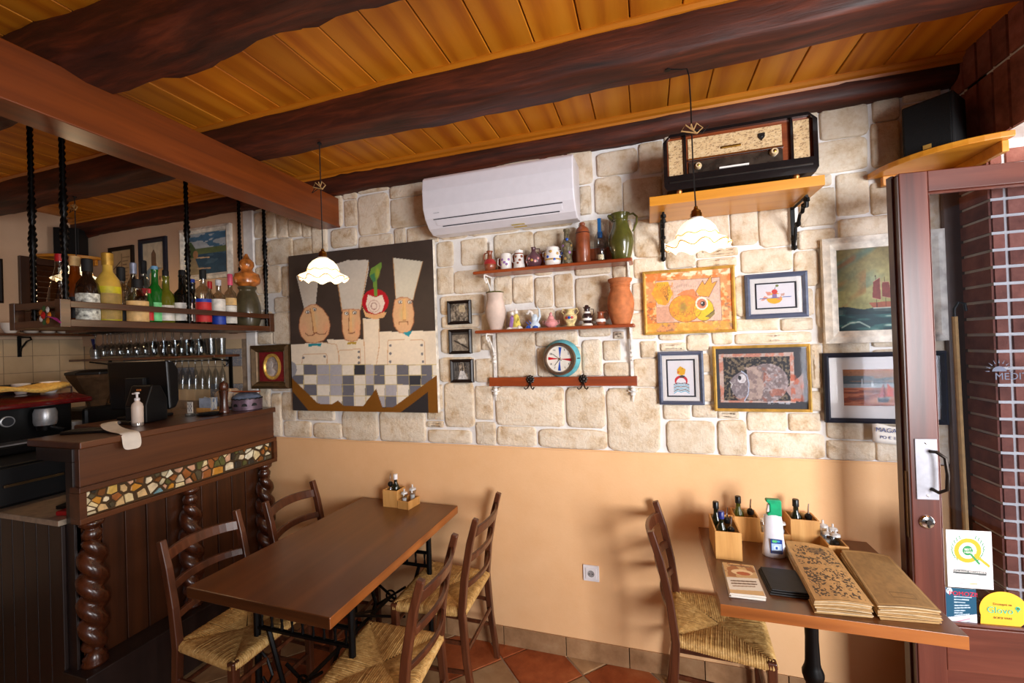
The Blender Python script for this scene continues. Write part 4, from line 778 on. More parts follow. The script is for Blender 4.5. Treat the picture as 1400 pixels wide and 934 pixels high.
vs=[(p[0],0,p[1]) for p in o]+[(p[0],RD,p[1]) for p in o]+[(p[0],0,p[1]) for p in ii]+[(p[0],.03,p[1]) for p in ii]
fs=[tuple(range(8,16))]+[(i,(i+1)%8,8+(i+1)%8,8+i) for i in range(8)]+[(16+i,16+(i+1)%8,(i+1)%8,i) for i in range(8)]+[(24+i,24+(i+1)%8,16+(i+1)%8,16+i) for i in range(8)]
part('case',MB().add(vs,fs),bk,t,smooth=True)
vw=wood('veneer',(96,42,18),(132,62,28),(156,80,40),'x',6,.25,.4,.06)
part('veneer_panel',MB().box(.014,RW-.014,.018,.03,.060,RH-.012),vw,t)
def cloth_art(w,h):
    A=Art(w,h,int(w*420),base=(206,172,124)); n=A.n(14*.08/w,6,seed=6); n2=A.n(8*.08/w,2.2,seed=3,oct=2); A.put(n2>.66,(120,84,50),.85); A.put(n>.6,(222,194,150),.6); return A
def grille(x0,x1,z0,z1):
    A=cloth_art(x1-x0,z1-z0); part('grille_cloth',A.mesh('grille_cloth'),M['paint'],t,loc=(x0,.0145,z0))
    part('grille_board',MB().box(x0,x1,.015,.02,z0,z1),vw,t)
grille(.022,.078,.066,RH-.022); grille(RW-.078,RW-.024,.066,RH-.022); grille(.10,RW-.118,.125,RH-.026)
for x in (.082,RW-.092): part('divider',MB().box(x,x+.010,.004,.02,.060,RH-.014),bk,t,bev=.002)
part('tuning_panel',MB().box(.10,RW-.118,.010,.018,.066,.113),cmat('tuning_glass',(50,42,36),.15,coat=.8,var=.4,sc_=24),t)
part('trim_bar',MB().box(.096,RW-.116,.005,.018,.116,.126),M['chrome'],t,bev=.002)
for x,z,r in ((.136,.090,.013),(RW-.15,.102,.015)): 
    k_=part('knob',MB().lathe([(r,0),(r*1.05,.008),(r*.8,.018),(r*.4,.018),(0,.02)],18,M=TR((x,.010,z))@RX),cmat('ivory_knob',(206,180,140),.3),t,smooth=True)
    part('knob_cap',MB().lathe([(r*.4,.019),(0,.021)],12,M=TR((x,.010,z))@RX),M['brass'],k_)
part('key_strip',MB().box(.215,.325,.002,.014,.066,.073),M['ceramic'],t,bev=.001)
part('nameplate',MB().box(.225,.30,.008,.0145,.150,.160),M['brass'],t,bev=.003)
part('tuning_eye',MB().lathe([(.011,0),(.011,.004),(0,.006)],16,M=TR((.375,.014,.175))@RX),M['black'],t,smooth=True); part('badge',MB().prism([(.363,.188),(.387,.188),(.386,.172),(.375,.158),(.364,.172)],.009,.014),M['gunmetal'],t)
part('sill',MB().box(.02,RW-.02,-.004,.01,.030,.036),M['gunmetal'],t,bev=.001)
for x in (.06,RW-.07):
    for y in (.03,RD-.04): part('foot',MB().lathe([(.008,-.018),(.013,0),(.013,.004)],14,c=(x,y,0)),cmat('copper',(196,120,60),.3,metal=.6),t,smooth=True)
# ================================================================== PENDANT LAMPS
shade_m,nt,b=newmat('milk_glass_shade'); b.inputs['Base Color'].default_value=(.8,.70,.56,1); b.inputs['Roughness'].default_value=.35
b.inputs['Emission Color'].default_value=(1,.80,.50,1); b.inputs['Emission Strength'].default_value=1.5
rim_m=plain('amber_rim',(206,140,50),.3,emit=(210,130,30),es=.5)
def pendant(label,x,y,zr,ztop,side):
    t=thing('pendant_lamp',label,'lamp',(x,y,zr))
    def wav(k,a,r):
        f=max(0,min(1,(k)/9)); am=[.0]*3+[0.004,.010,.014,.014][min(3,0):][:0]
        amp=WA[k]; return r*(1+amp*.6*math.cos(9*a)), amp*.055*math.cos(9*a+.6)
    pr_=[(.016,.112),(.030,.110),(.045,.100),(.060,.082),(.068,.062),(.067,.050),(.080,.040),(.094,.030),(.101,.020),(.099,.016),(.088,.026),(.064,.044),(.062,.060),(.052,.082),(.03,.1)]
    WA=[0,0,0,0,.0,.02,.06,.11,.15,.15,.11,.03,0,0,0]
    s_=part('shade',MB().lathe(pr_,72,wav=wav),shade_m,t,smooth=2)
    part('rim',MB().tube([( .1*(1+.09*math.cos(9*a)+.0)*math.cos(a), .1*(1+.09*math.cos(9*a))*math.sin(a), .019+.15*.055*math.cos(9*a+.6)) for a in [2*math.pi*i/90 for i in range(91)]],.0019,5),rim_m,t,smooth=True)
    part('rim',MB().tube([( .0688*math.cos(a), .0688*math.sin(a), .056+.0035*math.cos(9*a)) for a in [2*math.pi*i/90 for i in range(91)]],.0016,5),rim_m,t,smooth=True)
    part('lamp_holder',MB().lathe([(.017,.110),(.019,.112),(.019,.132),(.016,.136),(.016,.142),(.007,.150),(.006,.158),(0,.158)],18),M['brass'],t,smooth=True)
    part('gallery',MB().lathe([(.024,.108),(.026,.112),(.024,.117),(.016,.118)],20),M['ceramic'],t,smooth=True)
    part('bulb',MB().lathe([(.0,.038),(.016,.043),(.022,.06),(.016,.08),(.010,.095)],14),plain('lit_bulb',(255,240,210),.4,var=0,emit=(255,220,160),es=9),t,smooth=True)
    h=ztop-zr
    if side: pts=[(0,0,.155),(-.004,0,.30),(-.004,0,h-.13),(-.006,0,h-.04),(-.012,0,h-.014),(-.03,0,h-.012),(-.075,0,h-.002)]
    else: pts=[(0,0,.155),(.0,0,.3),(0,0,h)]
    part('cord',MB().tube(pts,.0024,6),M['black'],t,smooth=True)
    kz=.42 if side else .44
    kn=MB()
    for s in range(3): kn.tube([(0,-.003,kz),(.012-.018*s,-.006,kz+.022),(.03-.034*s,-.004,kz+.004),(.012,-.004,kz-.012),(0,-.003,kz)],.0026,5)
    part('knot',kn,M['kraft'],t,smooth=True); part('loop',MB().tube([(0,0,kz),(.03 if side else -.03,0,kz-.012),(.05 if side else -.05,0,kz-.02+(.03 if side else 0)),(.03 if side else -.03,0,kz+.005),(0,0,kz)],.0018,5),M['black'],t,smooth=True)
    part('hook',MB().lathe([(.010,0),(.010,.006),(.004,.012)],10,c=(pts[-1][0],0,h-.006)),M['black'],t)
    l=bpy.data.lights.new('lamp_bulb_light','POINT'); l.energy=3.2; l.color=(1,.72,.42); l.shadow_soft_size=.03; lo=bpy.data.objects.new('lamp_bulb_light',l); COL.objects.link(lo); lo.location=(x,y,zr-.02)
    return t
pendant('glowing milk glass pendant lamp in front of the cooks canvas',-1.397,1.6,1.958,2.60,False)
pendant('glowing frilled glass pendant lamp hanging in front of the radio shelf',.176,1.6,1.947,2.60,True)
pendant('small lit pendant lamp on a black cord behind the bottle rack, over the bar',-3.155,1.61,2.09,2.60,False)
# ================================================================== CORNER SHELVES AND SPEAKERS
def corner_shelf(label,cx,cy,r,z,sx):
    t=thing('corner_shelf',label,'shelf',(cx,cy,z))
    poly=[(0,0)]+[(sx*r*math.cos(a),-r*math.sin(a)) for a in [HP*i/12 for i in range(13)]]
    part('shelf_board',MB().prism(poly,0,.022,'z'),M['shelfpine'],t,bev=.003)
    part('batten',MB().box(min(0,sx*r*.85),max(0,sx*r*.85),-.022,-.001,-.04,0),M['shelfpine'],t,bev=.002); part('batten',MB().box(min(0,sx*.02),max(0,sx*.02),-r*.9,-.02,-.04,0),M['shelfpine'],t,bev=.002)
    return t
corner_shelf('quarter round pine shelf high in the right corner above the door',BX-.001,W-.02,.30,2.305,-1)
corner_shelf('quarter round pine shelf in the far left corner behind the bar',LX+.001,W-.02,.27,2.415,1)
def speaker(label,x,y,z,w,d,h,rz,tab=False):
    t=thing('speaker',label,'speaker',(x,y,z),rz)
    part('cabinet',MB().box(-w/2,w/2,-d/2,d/2,0,h),M['blackm'],t,bev=.006)
    part('grille',MB().box(-w/2+.008,w/2-.008,-d/2-.008,-d/2,.008,h-.008),cmat('speaker_cloth',(12,12,13),.95,bmp=.5,sc_=200),t,bev=.002)
    if tab: part('badge',MB().box(-.012,.012,-d/2-.010,-d/2-.008,.018,.034),M['gold'],t)
speaker('black loudspeaker on the right corner shelf, in shadow',1.10,2.10,2.327,.15,.14,.21,math.radians(-42),True)
speaker('black loudspeaker on the far left corner shelf',-4.19,2.11,2.437,.15,.13,.21,math.radians(38))
# ================================================================== CHAIRS
def rush_seat(wb_,wf,d):
    """four triangles of cord wrapped over the seat rails, meeting along the diagonals"""
    mb=MB(); c=[(-d/2,-wb_/2),(d/2,-wf/2),(d/2,wf/2),(-d/2,wb_/2)]   # rear-right, front-right, front-left, rear-left
    cx=.0
    for e in range(4):
        A=Vector((*c[e],0)); B=Vector((*c[(e+1)%4],0)); Cn=Vector((cx,0,0)); n=40 if e in (0,2) else 44
        per=Vector(((B-A).y,-(B-A).x,0)).normalized()
        if per.dot((A+B)/2)<0: per=-per
        for k in range(n):
            t0=(k+.5)/n; p=A.lerp(B,t0); f=1-abs(2*t0-1)
            q=p.lerp(Cn,1) if False else (A.lerp(Cn,min(1,2*t0)) if t0<.5 else B.lerp(Cn,min(1,2*(1-t0))))
            inn=p-per*((p-q).dot(per)+.006)
            sag=-.012*f; r=(B-A).length/n*.56
            j=random.uniform(-.0012,.0012)
            pts=[p+per*.002+Vector((0,0,-.030)),p+per*.011+Vector((0,0,-.016)),p+per*.009+Vector((0,0,-.001+j)),p-per*.006+Vector((0,0,.006+j)),inn.lerp(p,.5)+Vector((0,0,.006+sag*.5+j)),inn+Vector((0,0,-.001+sag))]
            al=(B-A).normalized(); vs=[]
            for i,pt in enumerate(pts):
                nn=(per if i<2 else (per+Vector((0,0,1))).normalized() if i==2 else Vector((0,0,1)))
                vs+= [pt-al*r,pt+nn*r*.7,pt+al*r]
            mb.add(vs,[(i*3+s,i*3+s+1,i*3+s+4,i*3+s+3) for i in range(len(pts)-1) for s in (0,1)])
    me=bpy.data.meshes.new('rush_seat'); me.from_pydata(mb.v,[],mb.f); me.update(); me.shade_smooth(); return me
def make_chair():
    t=thing('rush_chair','-','chair'); WB,WF=.345,.385; H=.87; d=.33; xr,xf=-.165,.165
    so=link('rush_seat',rush_seat(WB-.01,WF+.01,d+.015),M['rush'],t,(0,0,.448)); so['kind']='stuff'
    part('seat_frame',MB().box(xr,xf,-WB/2+.01,WB/2-.01,.405,.428),M['chair'],t)
    for s in (-1,1):
        y=s*WB/2
        pts=[(xr-.045,y,0),(xr-.015,y,.22),(xr,y,.44),(xr-.018,y,.60),(xr-.05,y,.76),(xr-.082,y,H)]
        part('back_post',MB().tube(pts,[.019,.021,.023,.022,.021,.019],4),M['chair'],t,bev=.004)
        y=s*WF/2
        part('front_leg',MB().tube([(xf+.005,y,0),(xf,y,.25),(xf,y,.455)],[.018,.021,.023],4),M['chair'],t,bev=.005)
        part('stretcher',MB().tube([(xr-.02,s*WB/2,.17),(xf,s*WF/2,.17)],.010,8),M['chair'],t,smooth=True)
        part('stretcher',MB().tube([(xr-.006,s*WB/2,.30),(xf,s*WF/2,.31)],.010,8),M['chair'],t,smooth=True)
    part('stretcher',MB().tube([(xf,-WF/2,.36),(xf,WF/2,.36)],.010,8),M['chair'],t,smooth=True); part('stretcher',MB().tube([(xf,-WF/2,.22),(xf,WF/2,.22)],.010,8),M['chair'],t,smooth=True)
    part('stretcher',MB().tube([(xr-.016,-WB/2,.26),(xr-.016,WB/2,.26)],.010,8),M['chair'],t,smooth=True)
    for z,x0,hh in ((.555,xr-.012,.026),(.675,xr-.031,.032),(.80,xr-.062,.044)):
        vs=[];n=12
        for k in range(n+1):
            u=-1+2*k/n; y=u*WB/2; bx=x0-.042*(1-u*u); arch=.012*(1-u*u) if z>.6 else .004*(1-u*u)
            tilt=-.22
            for (dx,dz) in ((-.008,-hh/2),(.008,-hh/2),(.008,hh/2),(-.008,hh/2)): vs.append((bx+dx+dz*tilt,y,z+dz+arch))
        fs=[(k*4+i,k*4+(i+1)%4,k*4+4+(i+1)%4,k*4+4+i) for k in range(n) for i in range(4)]+[(0,1,2,3),(n*4+3,n*4+2,n*4+1,n*4)]
        part('slat',MB().add(vs,fs),M['chair'],t,bev=.003)
    return t
ch0=make_chair()
spots=[(-1.742,1.445,0,'dark brown rush-seated chair against the bar, nearest the camera on the left'),
(-1.70,1.925,2,'dark brown rush-seated chair by the bar at the wall end of the long table'),
(-1.015,1.42,186,'dark brown rush-seated chair in the foreground on the aisle side of the long table'),
(-1.015,1.945,182,'dark brown rush-seated chair on the aisle side, nearest the peach wall'),
(.245,1.985,-4,'dark brown rush-seated chair pushed under the menu table, left of it')]
for i,(x,y,a,lb) in enumerate(spots):
    c=ch0 if i==0 else copy_tree(ch0); c.location=(x,y,0); c.rotation_euler=(0,0,math.radians(a)); c['label']=lb; c['group']='rush-seated dining chairs'
# ================================================================== TABLES
def slab(name,label,pts,z,th,group=None):
    t=thing(name,label,'table',(0,0,0)); n=len(pts)
    vs=[(*p,z) for p in pts]+[(*p,z-th) for p in pts]
    top=part('tabletop',MB().add(vs,[tuple(range(n)),tuple(range(2*n-1,n-1,-1))]+[(i,i+n,(i+1)%n+n,(i+1)%n) for i in range(n)]),M['table'],t,bev=.004)
    top.data.materials.append(M['tedge'] if name=='menu_table' else M['tedged']); top.data.materials.append(M['tedgey'])
    for p in top.data.polygons:
        if abs(p.normal.z)<.5: p.material_index=1 if abs(p.normal.y)>abs(p.normal.x) else 2
    return t
t=slab('dining_table','long dark brown wooden dining table with black iron legs, left of the socket',[(-1.742,1.198),(-1.05,1.182),(-1.052,2.208),(-1.682,2.208)],.75,.042)
def iron_end(y):
    mb=MB(); zt=.705; xa,xb=-1.62,-1.14
    for x in (xa,xb):
        mb.tube([(x,y,0),(x,y,zt)],.014,8)
    for z in (.56,.49): mb.tube([(xa,y,z),(xb,y,z)],.010,6)
    for k in range(9):
        x=xa+(xb-xa)*(k+.5)/9
        mb.lathe([(.004,.49),(.007,.505),(.004,.525),(.007,.545),(.004,.56)],6,c=(x,y,0))
    mb.tube([(xa+.06,y,.49),(xa+.14,y,.25),(xa+.05,y,.02)],.010,6); mb.tube([(xb-.06,y,.49),(xb-.14,y,.25),(xb-.05,y,.02)],.010,6)
    for s,x in ((1,xa),(-1,xb)):
        mb.tube([(x,y,.40),(x+s*.05,y,.36),(x+s*.075,y,.30),(x+s*.05,y,.25),(x+s*.02,y,.28)],.006,6)
    mb.tube([(xa,y,.12),(xb,y,.12)],.008,6)
    mb.box(xa-.03,xb+.03,y-.02,y+.02,.70,.708)
    mb.tube([((xa+xb)/2+.03*math.cos(math.pi*i/8),y,.30+.03*math.sin(math.pi*i/8)) for i in range(17)],.005,6)
    mb.tube([((xa+xb)/2-.09,y,.24),((xa+xb)/2,y,.30),((xa+xb)/2+.09,y,.24)],.007,6); mb.tube([((xa+xb)/2-.09,y,.36),((xa+xb)/2,y,.30),((xa+xb)/2+.09,y,.36)],.007,6)
    return mb
part('iron_end_frame',iron_end(1.40),M['iron'],t,smooth=True); part('iron_end_frame',iron_end(2.02),M['iron'],t,smooth=True)
part('cross_brace',MB().tube([(-1.38,1.40,.30),(-1.38,2.02,.30)],.010,8).tube([(-1.50,1.40,.56),(-1.30,2.02,.2)],.007,6).tube([(-1.30,1.40,.56),(-1.50,2.02,.2)],.007,6),M['iron'],t,smooth=True)
t=slab('menu_table','smaller dark wood table carrying menus and condiment boxes beside the door',[(.205,1.585),(.868,1.592),(.868,2.205),(.76+.107,2.206),(.202,2.206)],.75,.04)
part('pedestal',MB().lathe([(.025,.03),(.025,.33),(.030,.34),(.036,.36),(.036,.375),(.028,.395),(.025,.41),(.022,.5),(.026,.70),(.05,.708)],20,c=(.555,1.88,0)),M['iron'],t,smooth=True)
part('foot_cross',MB().tube([(.30,1.88,.012),(.555,1.88,.035),(.81,1.88,.012)],.018,6).tube([(.555,1.62,.012),(.555,1.88,.035),(.555,2.14,.012)],.018,6),M['iron'],t)
# ================================================================== CONDIMENT BOXES
def cbox(label,x,y,w,d,h,rz=0,z=.75,low=None):
    t=thing('condiment_box',label,'box',(x,y,z),rz,'bamboo condiment boxes'); k=.007
    zb=h if low is None else low
    for a in ((0,w,0,k,0,h),(0,w,d-k,d,0,zb)): part('side_panel',MB().box(*a),M['bamboo'],t,bev=.0012)
    for x0 in (0,w-k):
        part('side_panel',MB().prism([(k,0),(d-k,0),(d-k,zb),(k,h)],x0,x0+k,'x'),M['bamboo'],t,bev=.0012)
    part('bottom',MB().box(k,w-k,k,d-k,.002,.008),M['bamboo'],t)
    return t
oilm=plain('dark_oil_bottle',(20,24,8),.12,coat=.5); olivem=plain('olive_oil_glass',(78,84,14),.12,coat=.5); capm=cmat('black_cap',(18,17,17),.3); 
oil_p=[(.021,0),(.023,.004),(.023,.085),(.019,.105),(.010,.120),(.0095,.150),(.011,.152),(.011,.156),(0,.156)]
def oil(label,x,y,z,mat,cap=None,s=1):
    t=thing('oil_bottle',label,'bottle',(x,y,z),0,'small oil bottles'); t.scale=(s,s,s)
    part('body',MB().lathe(oil_p,18),mat,t,smooth=True); part('cap',MB().lathe([(.0125,.142),(.0125,.170),(.011,.172),(0,.172)],14),cap or capm,t,smooth=True); return t
def pourer(label,x,y,z,s=1):
    t=thing('cruet',label,'cruet',(x,y,z),0,'glass pourer cruets'); t.scale=(s,s,s)
    part('body',MB().lathe([(.019,0),(.021,.004),(.021,.045),(.016,.07),(.009,.085),(.009,.095)],14),M['stem'],t,smooth=True)
    part('vinegar',MB().lathe([(.017,.004),(.018,.03),(0,.031)],12),plain('vinegar',(170,130,84),.1) if 'vinegar' not in bpy.data.materials else bpy.data.materials['vinegar'],t,smooth=True)
    part('collar',MB().lathe([(.011,.092),(.014,.098),(.014,.110),(.006,.118)],12),capm,t,smooth=True); part('spout',MB().tube([(0,0,.112),(0,0,.135),(.003,0,.160)],[.004,.0032,.0022],8),M['chrome'],t,smooth=True); return t
def shaker(label,x,y,z,s=1,fill=(236,232,228)):
    t=thing('shaker',label,'shaker',(x,y,z),0,'small clear grinders and shakers'); t.scale=(s,s,s)
    part('body',MB().lathe([(.017,0),(.018,.003),(.013,.03),(.016,.055),(.019,.062),(.019,.070)],14),M['stem'],t,smooth=True)
    part('filling',MB().lathe([(.014,.004),(.011,.03),(.012,.045),(0,.046)],12),cmat('fill_%d'%fill[0],fill,.7),t,smooth=True)
    part('top',MB().lathe([(.019,.070),(.017,.078),(.006,.082),(.004,.084),(.004,.096),(.0,.098)],12),cmat('clear_white_top',(206,204,202),.2),t,smooth=True); return t
cbox('tall bamboo box nearest the chair, at the left of the menu table',.236,1.905,.098,.19,.112)
oil('dark oil bottle with a blue cap in the leftmost bamboo box, front one',.268,1.955,.759,oilm,cmat('blue_cap',(30,40,110),.3),.98); oil('dark oil bottle with a black cap at the back of the leftmost bamboo box',.262,2.055,.759,oilm,s=1.0)
pourer('glass cruet with steel spout at the front of the leftmost bamboo box',.302,1.945,.759,.95); pourer('glass cruet with steel spout at the back of the leftmost bamboo box',.302,2.03,.759)
cbox('bamboo box against the wall, second from the left on the menu table',.340,2.098,.102,.105,.105)
oil('olive green oil bottle in the second bamboo box by the wall',.366,2.145,.759,olivem); pourer('glass cruet beside the olive green bottle by the wall',.415,2.145,.759,1.02)
cbox('tall bamboo box right of the soap bottle by the wall',.558,2.10,.108,.10,.112)
oil('black green oil bottle in the box right of the soap bottle',.592,2.145,.759,oilm,s=1.02); pourer('glass cruet in the box right of the soap bottle',.638,2.145,.759)
cbox('low bamboo shaker box behind the soap bottle',.442,2.098,.115,.085,.045)
shaker('clear shaker standing left behind the soap bottle',.466,2.125,.759,1.1); shaker('clear shaker standing right behind the soap bottle',.528,2.125,.759)
cbox('low bamboo box of shakers at the right, beside the menus',.664,2.012,.070,.155,.052)
shaker('clear shaker at the back left of the rightmost low box',.684,2.125,.759,1.05); shaker('clear shaker at the back right of the rightmost low box',.716,2.115,.759,.95); shaker('clear grinder of pepper at the front of the rightmost low box',.704,2.055,.759,.95,(50,44,40)); shaker('clear shaker of salt at the front left of the rightmost low box',.683,2.075,.759,.9)
cbox('tall bamboo oil box at the wall end of the long dining table',-1.468,2.098,.095,.088,.095)
oil('dark oil bottle with a white cap on the long dining table',-1.408,2.14,.759,oilm,M['whiteplastic'],.98); pourer('glass cruet left of the white-capped bottle on the long table',-1.443,2.14,.759,1.05)
cbox('low bamboo shaker box joined to the tall one on the long dining table',-1.368,2.092,.075,.105,.045,-.12)
shaker('clear shaker at the front of the low box on the long table',-1.338,2.115,.759); shaker('clear shaker with steel tip at the back of the low box on the long table',-1.315,2.165,.759,1.1)
# soap bottle
t=thing('sanitizer_bottle','tall white cleaning spray bottle with a green head on the menu table','bottle',(.466,1.988,.75))
part('body',MB().lathe([(.040,0),(.043,.004),(.042,.03),(.036,.075),(.034,.14),(.030,.165),(.024,.170)],28,sy=.62),cmat('milky_plastic',(214,214,222),.35,var=.02),t,smooth=True)
part('spray_head',MB().prism([(-.022,.165),(.030,.165),(.030,.225),(.026,.232),(-.024,.232),(-.026,.222),(-.014,.214),(-.014,.182),(-.022,.176)],-.014,.014),cmat('green_plastic',(10,150,100),.35),t,bev=.004)
part('trigger',MB().prism([(-.024,.178),(-.006,.182),(-.006,.208),(-.018,.210)],-.010,.010),M['whiteplastic'],t,bev=.003)
A=Art(.042,.058,60,base=(30,60,140)); A.poly([(8,30),(92,30),(92,92),(8,92)],(170,196,224)); A.ell(50,60,26,20,(206,222,236)); A.poly([(42,52),(58,52),(58,70),(42,70)],(30,90,180)); A.poly([(6,80),(94,74),(94,98),(6,98)],(60,60,80)); A.ell(34,16,20,8,(80,190,110)); A.ell(66,14,14,6,(60,150,200)); A.line([(0,0),(100,0),(100,100),(0,100),(0,0)],6,(20,40,110))
part('label',A.mesh('label'),M['print'],t,loc=(-.018,-.0272,.020)); part('lettering',text_mesh('ISO',.013),cmat('label_green',(120,220,140),.5),t,loc=(-.003,-.0278,.070),rot=(HP,0,0))
# leaflets, folder and menus
def sheetstack(name,label,cat,P4,n,th,mat,seed,top=None,group=None,curl=.0,mats=None):
    rnd=random.Random(seed); t=thing(name,label,cat,(*P4[0],.75))
    TL,TR_,BR,BL=[Vector((p[0]-P4[0][0],p[1]-P4[0][1],0)) for p in P4]
    for k in range(n):
        j=[Vector((rnd.uniform(-1,1)*.004,rnd.uniform(-1,1)*.004,0)) for _ in range(4)]
        z=.001+k*th; G=[]
        nx,ny=5,8
        for zz in (z,z+th*.8):
            for b in range(ny+1):
                for a in range(nx+1):
                    u,v=a/nx,b/ny
                    p=(TL+j[0]).lerp(TR_+j[1],u).lerp((BL+j[3]).lerp(BR+j[2],u),v)
                    p.z=zz+curl*(k/n)*(max(0,.25-v)*4)**2*.35*(1-u)+curl*.25*(k/n)*math.sin(u*3.1)
                    G.append(tuple(p))
        m=(nx+1)*(ny+1); fs=[]
        for b in range(ny):
            for a in range(nx):
                i=b*(nx+1)+a; fs+=[(i,i+nx+1,i+nx+2,i+1),(m+i,m+i+1,m+i+nx+2,m+i+nx+1)]
        bd=[a for a in range(nx+1)]+[b*(nx+1)+nx for b in range(1,ny+1)]+[ny*(nx+1)+a for a in range(nx-1,-1,-1)]+[b*(nx+1) for b in range(ny-1,0,-1)]
        fs+=[(bd[i],bd[(i+1)%len(bd)],m+bd[(i+1)%len(bd)],m+bd[i]) for i in range(len(bd))]
        part(name.split('_')[0]+'_sheet' if n<30 else 'sheet',MB().add(G,fs),(mats[k%len(mats)] if mats else mat),t)
    if top:
        A=top; me=A.mesh('printed_cover'); zt=.001+n*th+.0008
        w,h=A.w,A.h; co=np.empty(len(me.vertices)*3,np.float32); me.vertices.foreach_get('co',co); co=co.reshape(-1,3)
        u=co[:,0]/w; v=1-co[:,2]/h
        p=np.outer((1-u)*(1-v),TL)+np.outer(u*(1-v),TR_)+np.outer(u*v,BR)+np.outer((1-u)*v,BL)
        p[:,2]=zt+curl*(np.maximum(0,.25-v)*4)**2*.35*(1-u)+curl*.25*np.sin(u*3.1)-.0003
        me.vertices.foreach_set('co',p.astype(np.float32).ravel()); me.update(); part('printed_cover',me,M['paint'],t)
    return t
A=Art(.1,.2,70,base=(206,176,134)); n=A.n(20,seed=3); A.put(A.Y<50,(196,160,110)); A.put((A.Y<48)&(n>.55),(150,90,50),.8); A.poly([(0,52),(100,46),(100,86),(0,90)],(222,214,200)); A.poly([(0,90),(100,86),(100,100),(0,100)],(206,170,120)); A.ell(55,30,34,10,(226,196,150)); A.ell(58,34,22,6,(176,90,50))
for yy in (58,66): A.line([(12,yy+4),(88,yy)],4,(110,84,60)); 
A.line([(14,78),(80,74)],3,(140,110,80)); A.line([(18,8),(84,8)],4,(120,90,70))
sheetstack('leaflet_stack','narrow stack of tourist leaflets at the front left of the menu table','leaflets',((.252,1.848),(.360,1.848),(.352,1.640),(.244,1.632)),6,.0025,M['paper'],3,A)
t=thing('bill_folder','closed black bill folders lying between the leaflets and the menus','folder',(.375,1.68,.75))
for k in range(3): part('cover',MB().box(.0+.004*k,.125,.004*k,.165,.001+.006*k,.006+.006*k),cmat('black_leather',(26,24,24),.6,bmp=.2),t,bev=.002)
A=Art(.165,.39,150,base=(186,146,92)); A.grain(6,.10); n2=vnoise(A.X/2.6,A.Y/1.5,5); n3=vnoise(A.X/7,A.Y/4,8)
R=(A.X>8)&(A.X<94)&(A.Y>6)&(A.Y<95); A.put(R&(n2>.50)&(n3>.36)&~((A.Y>42)&(A.Y<48)),(58,46,38),.85); A.ell(58,14,20,6,(64,50,40),.5)
sheetstack('menu_stack','fanned stack of kraft paper menus printed with dark ornament, left pile','menus',((.515,2.015),(.672,2.003),(.645,1.618),(.488,1.606)),13,.0032,M['kraft'],5,A,curl=.03,mats=[M['kraft'],M['kraft'],cmat('menu_edge',(196,172,136),.9)])
A=Art(.165,.38,110,base=(150,118,74)); A.grain(5,.10,7); A.grain(30,.08,2); A.line([(3,2),(97,2),(97,98),(3,98),(3,2)],1.6,(196,160,104),.7); A.line([(36,78),(76,78),(76,86),(36,86),(36,78)],1.2,(110,82,48),.8)
sheetstack('menu_stack','stack of plain kraft paper menus with blank brown back on top, right pile','menus',((.700,1.992),(.852,1.992),(.826,1.636),(.662,1.622)),12,.0034,M['kraft'],9,A,curl=.018,mats=[M['kraft'],M['kraft'],M['menu_edge']])
# ================================================================== DOOR LEAF, open against the brick wall
DX,DY=.889,1.90; ang=math.radians(5.5)
dt=bpy.data.objects.new('door_1',None); COL.objects.link(dt); dt.location=(DX,DY,0); dt.rotation_euler=(0,0,ang); dt['kind']='structure'; dt['label']='open mahogany glazed door leaf with stickers on its pane'
DW,TH,Zt=.86,.048,2.222
sw=.088; zg0,zg1=.598,2.148
part('stile',MB().box(0,sw,0,TH,.02,Zt),M['door'],dt,bev=.003); part('stile',MB().box(DW-sw,DW,0,TH,.02,Zt),M['door'],dt,bev=.003)
part('top_rail',MB().box(sw,DW-sw,0,TH,zg1,Zt),M['doorh'],dt,bev=.003); part('bottom_rail',MB().box(sw,DW-sw,0,TH,.44,zg0),M['doorh'],dt,bev=.003); part('bottom_rail',MB().box(sw,DW-sw,0,TH,.02,.16),M['doorh'],dt,bev=.003)
part('lower_panel',MB().box(sw,DW-sw,.014,TH-.014,.16,.44),M['doorh'],dt)
part('edge_strip',MB().box(-.004,.0,.004,TH-.004,.03,Zt-.01).box(-.010,0,TH*.55,TH+.006,.03,Zt),M['edge'],dt)
part('glazing_bead',MB().frame(sw-.001,DW-sw+.001,zg0-.001,zg1+.001,.010,.004,.018),M['door'],dt)
part('pane',MB().box(sw,DW-sw,.021,.026,zg0,zg1),M['pane'],dt)
def onpane(px,py):
    """point of the pane's plane seen at a photo pixel, in door coordinates"""
    d=_f+_r*((px-700)/F)-_u*((py-467)/F); nrm=Vector((-math.sin(ang),math.cos(ang),0)); o0=Vector((DX,DY,0))+nrm*.0205
    tt=(o0-CAM).dot(nrm)/d.dot(nrm); p=CAM+d*tt-Vector((DX,DY,0)); return p.x*math.cos(ang)+p.y*math.sin(ang), p.z
pl_=part('handle_plate',MB().box(.014,.082,-.004,0,1.045,1.262),plain('worn_silver_paint',(158,158,166),.45,.25,var=.06),dt,bev=.004,seg=3)
part('screw',MB().lathe([(.005,0),(.004,.002),(0,.003)],10,M=TR((.048,-.004,1.248))@RX).lathe([(.005,0),(.004,.002),(0,.003)],10,M=TR((.048,-.004,1.06))@RX),M['chrome'],pl_,smooth=True)
part('pull_handle',MB().tube([(.060,-.004,1.218),(.062,-.030,1.222),(.078,-.044,1.205),(.082,-.046,1.15),(.080,-.044,1.095),(.064,-.030,1.080),(.060,-.004,1.084)],.006,10),M['gunmetal'],dt,smooth=True)
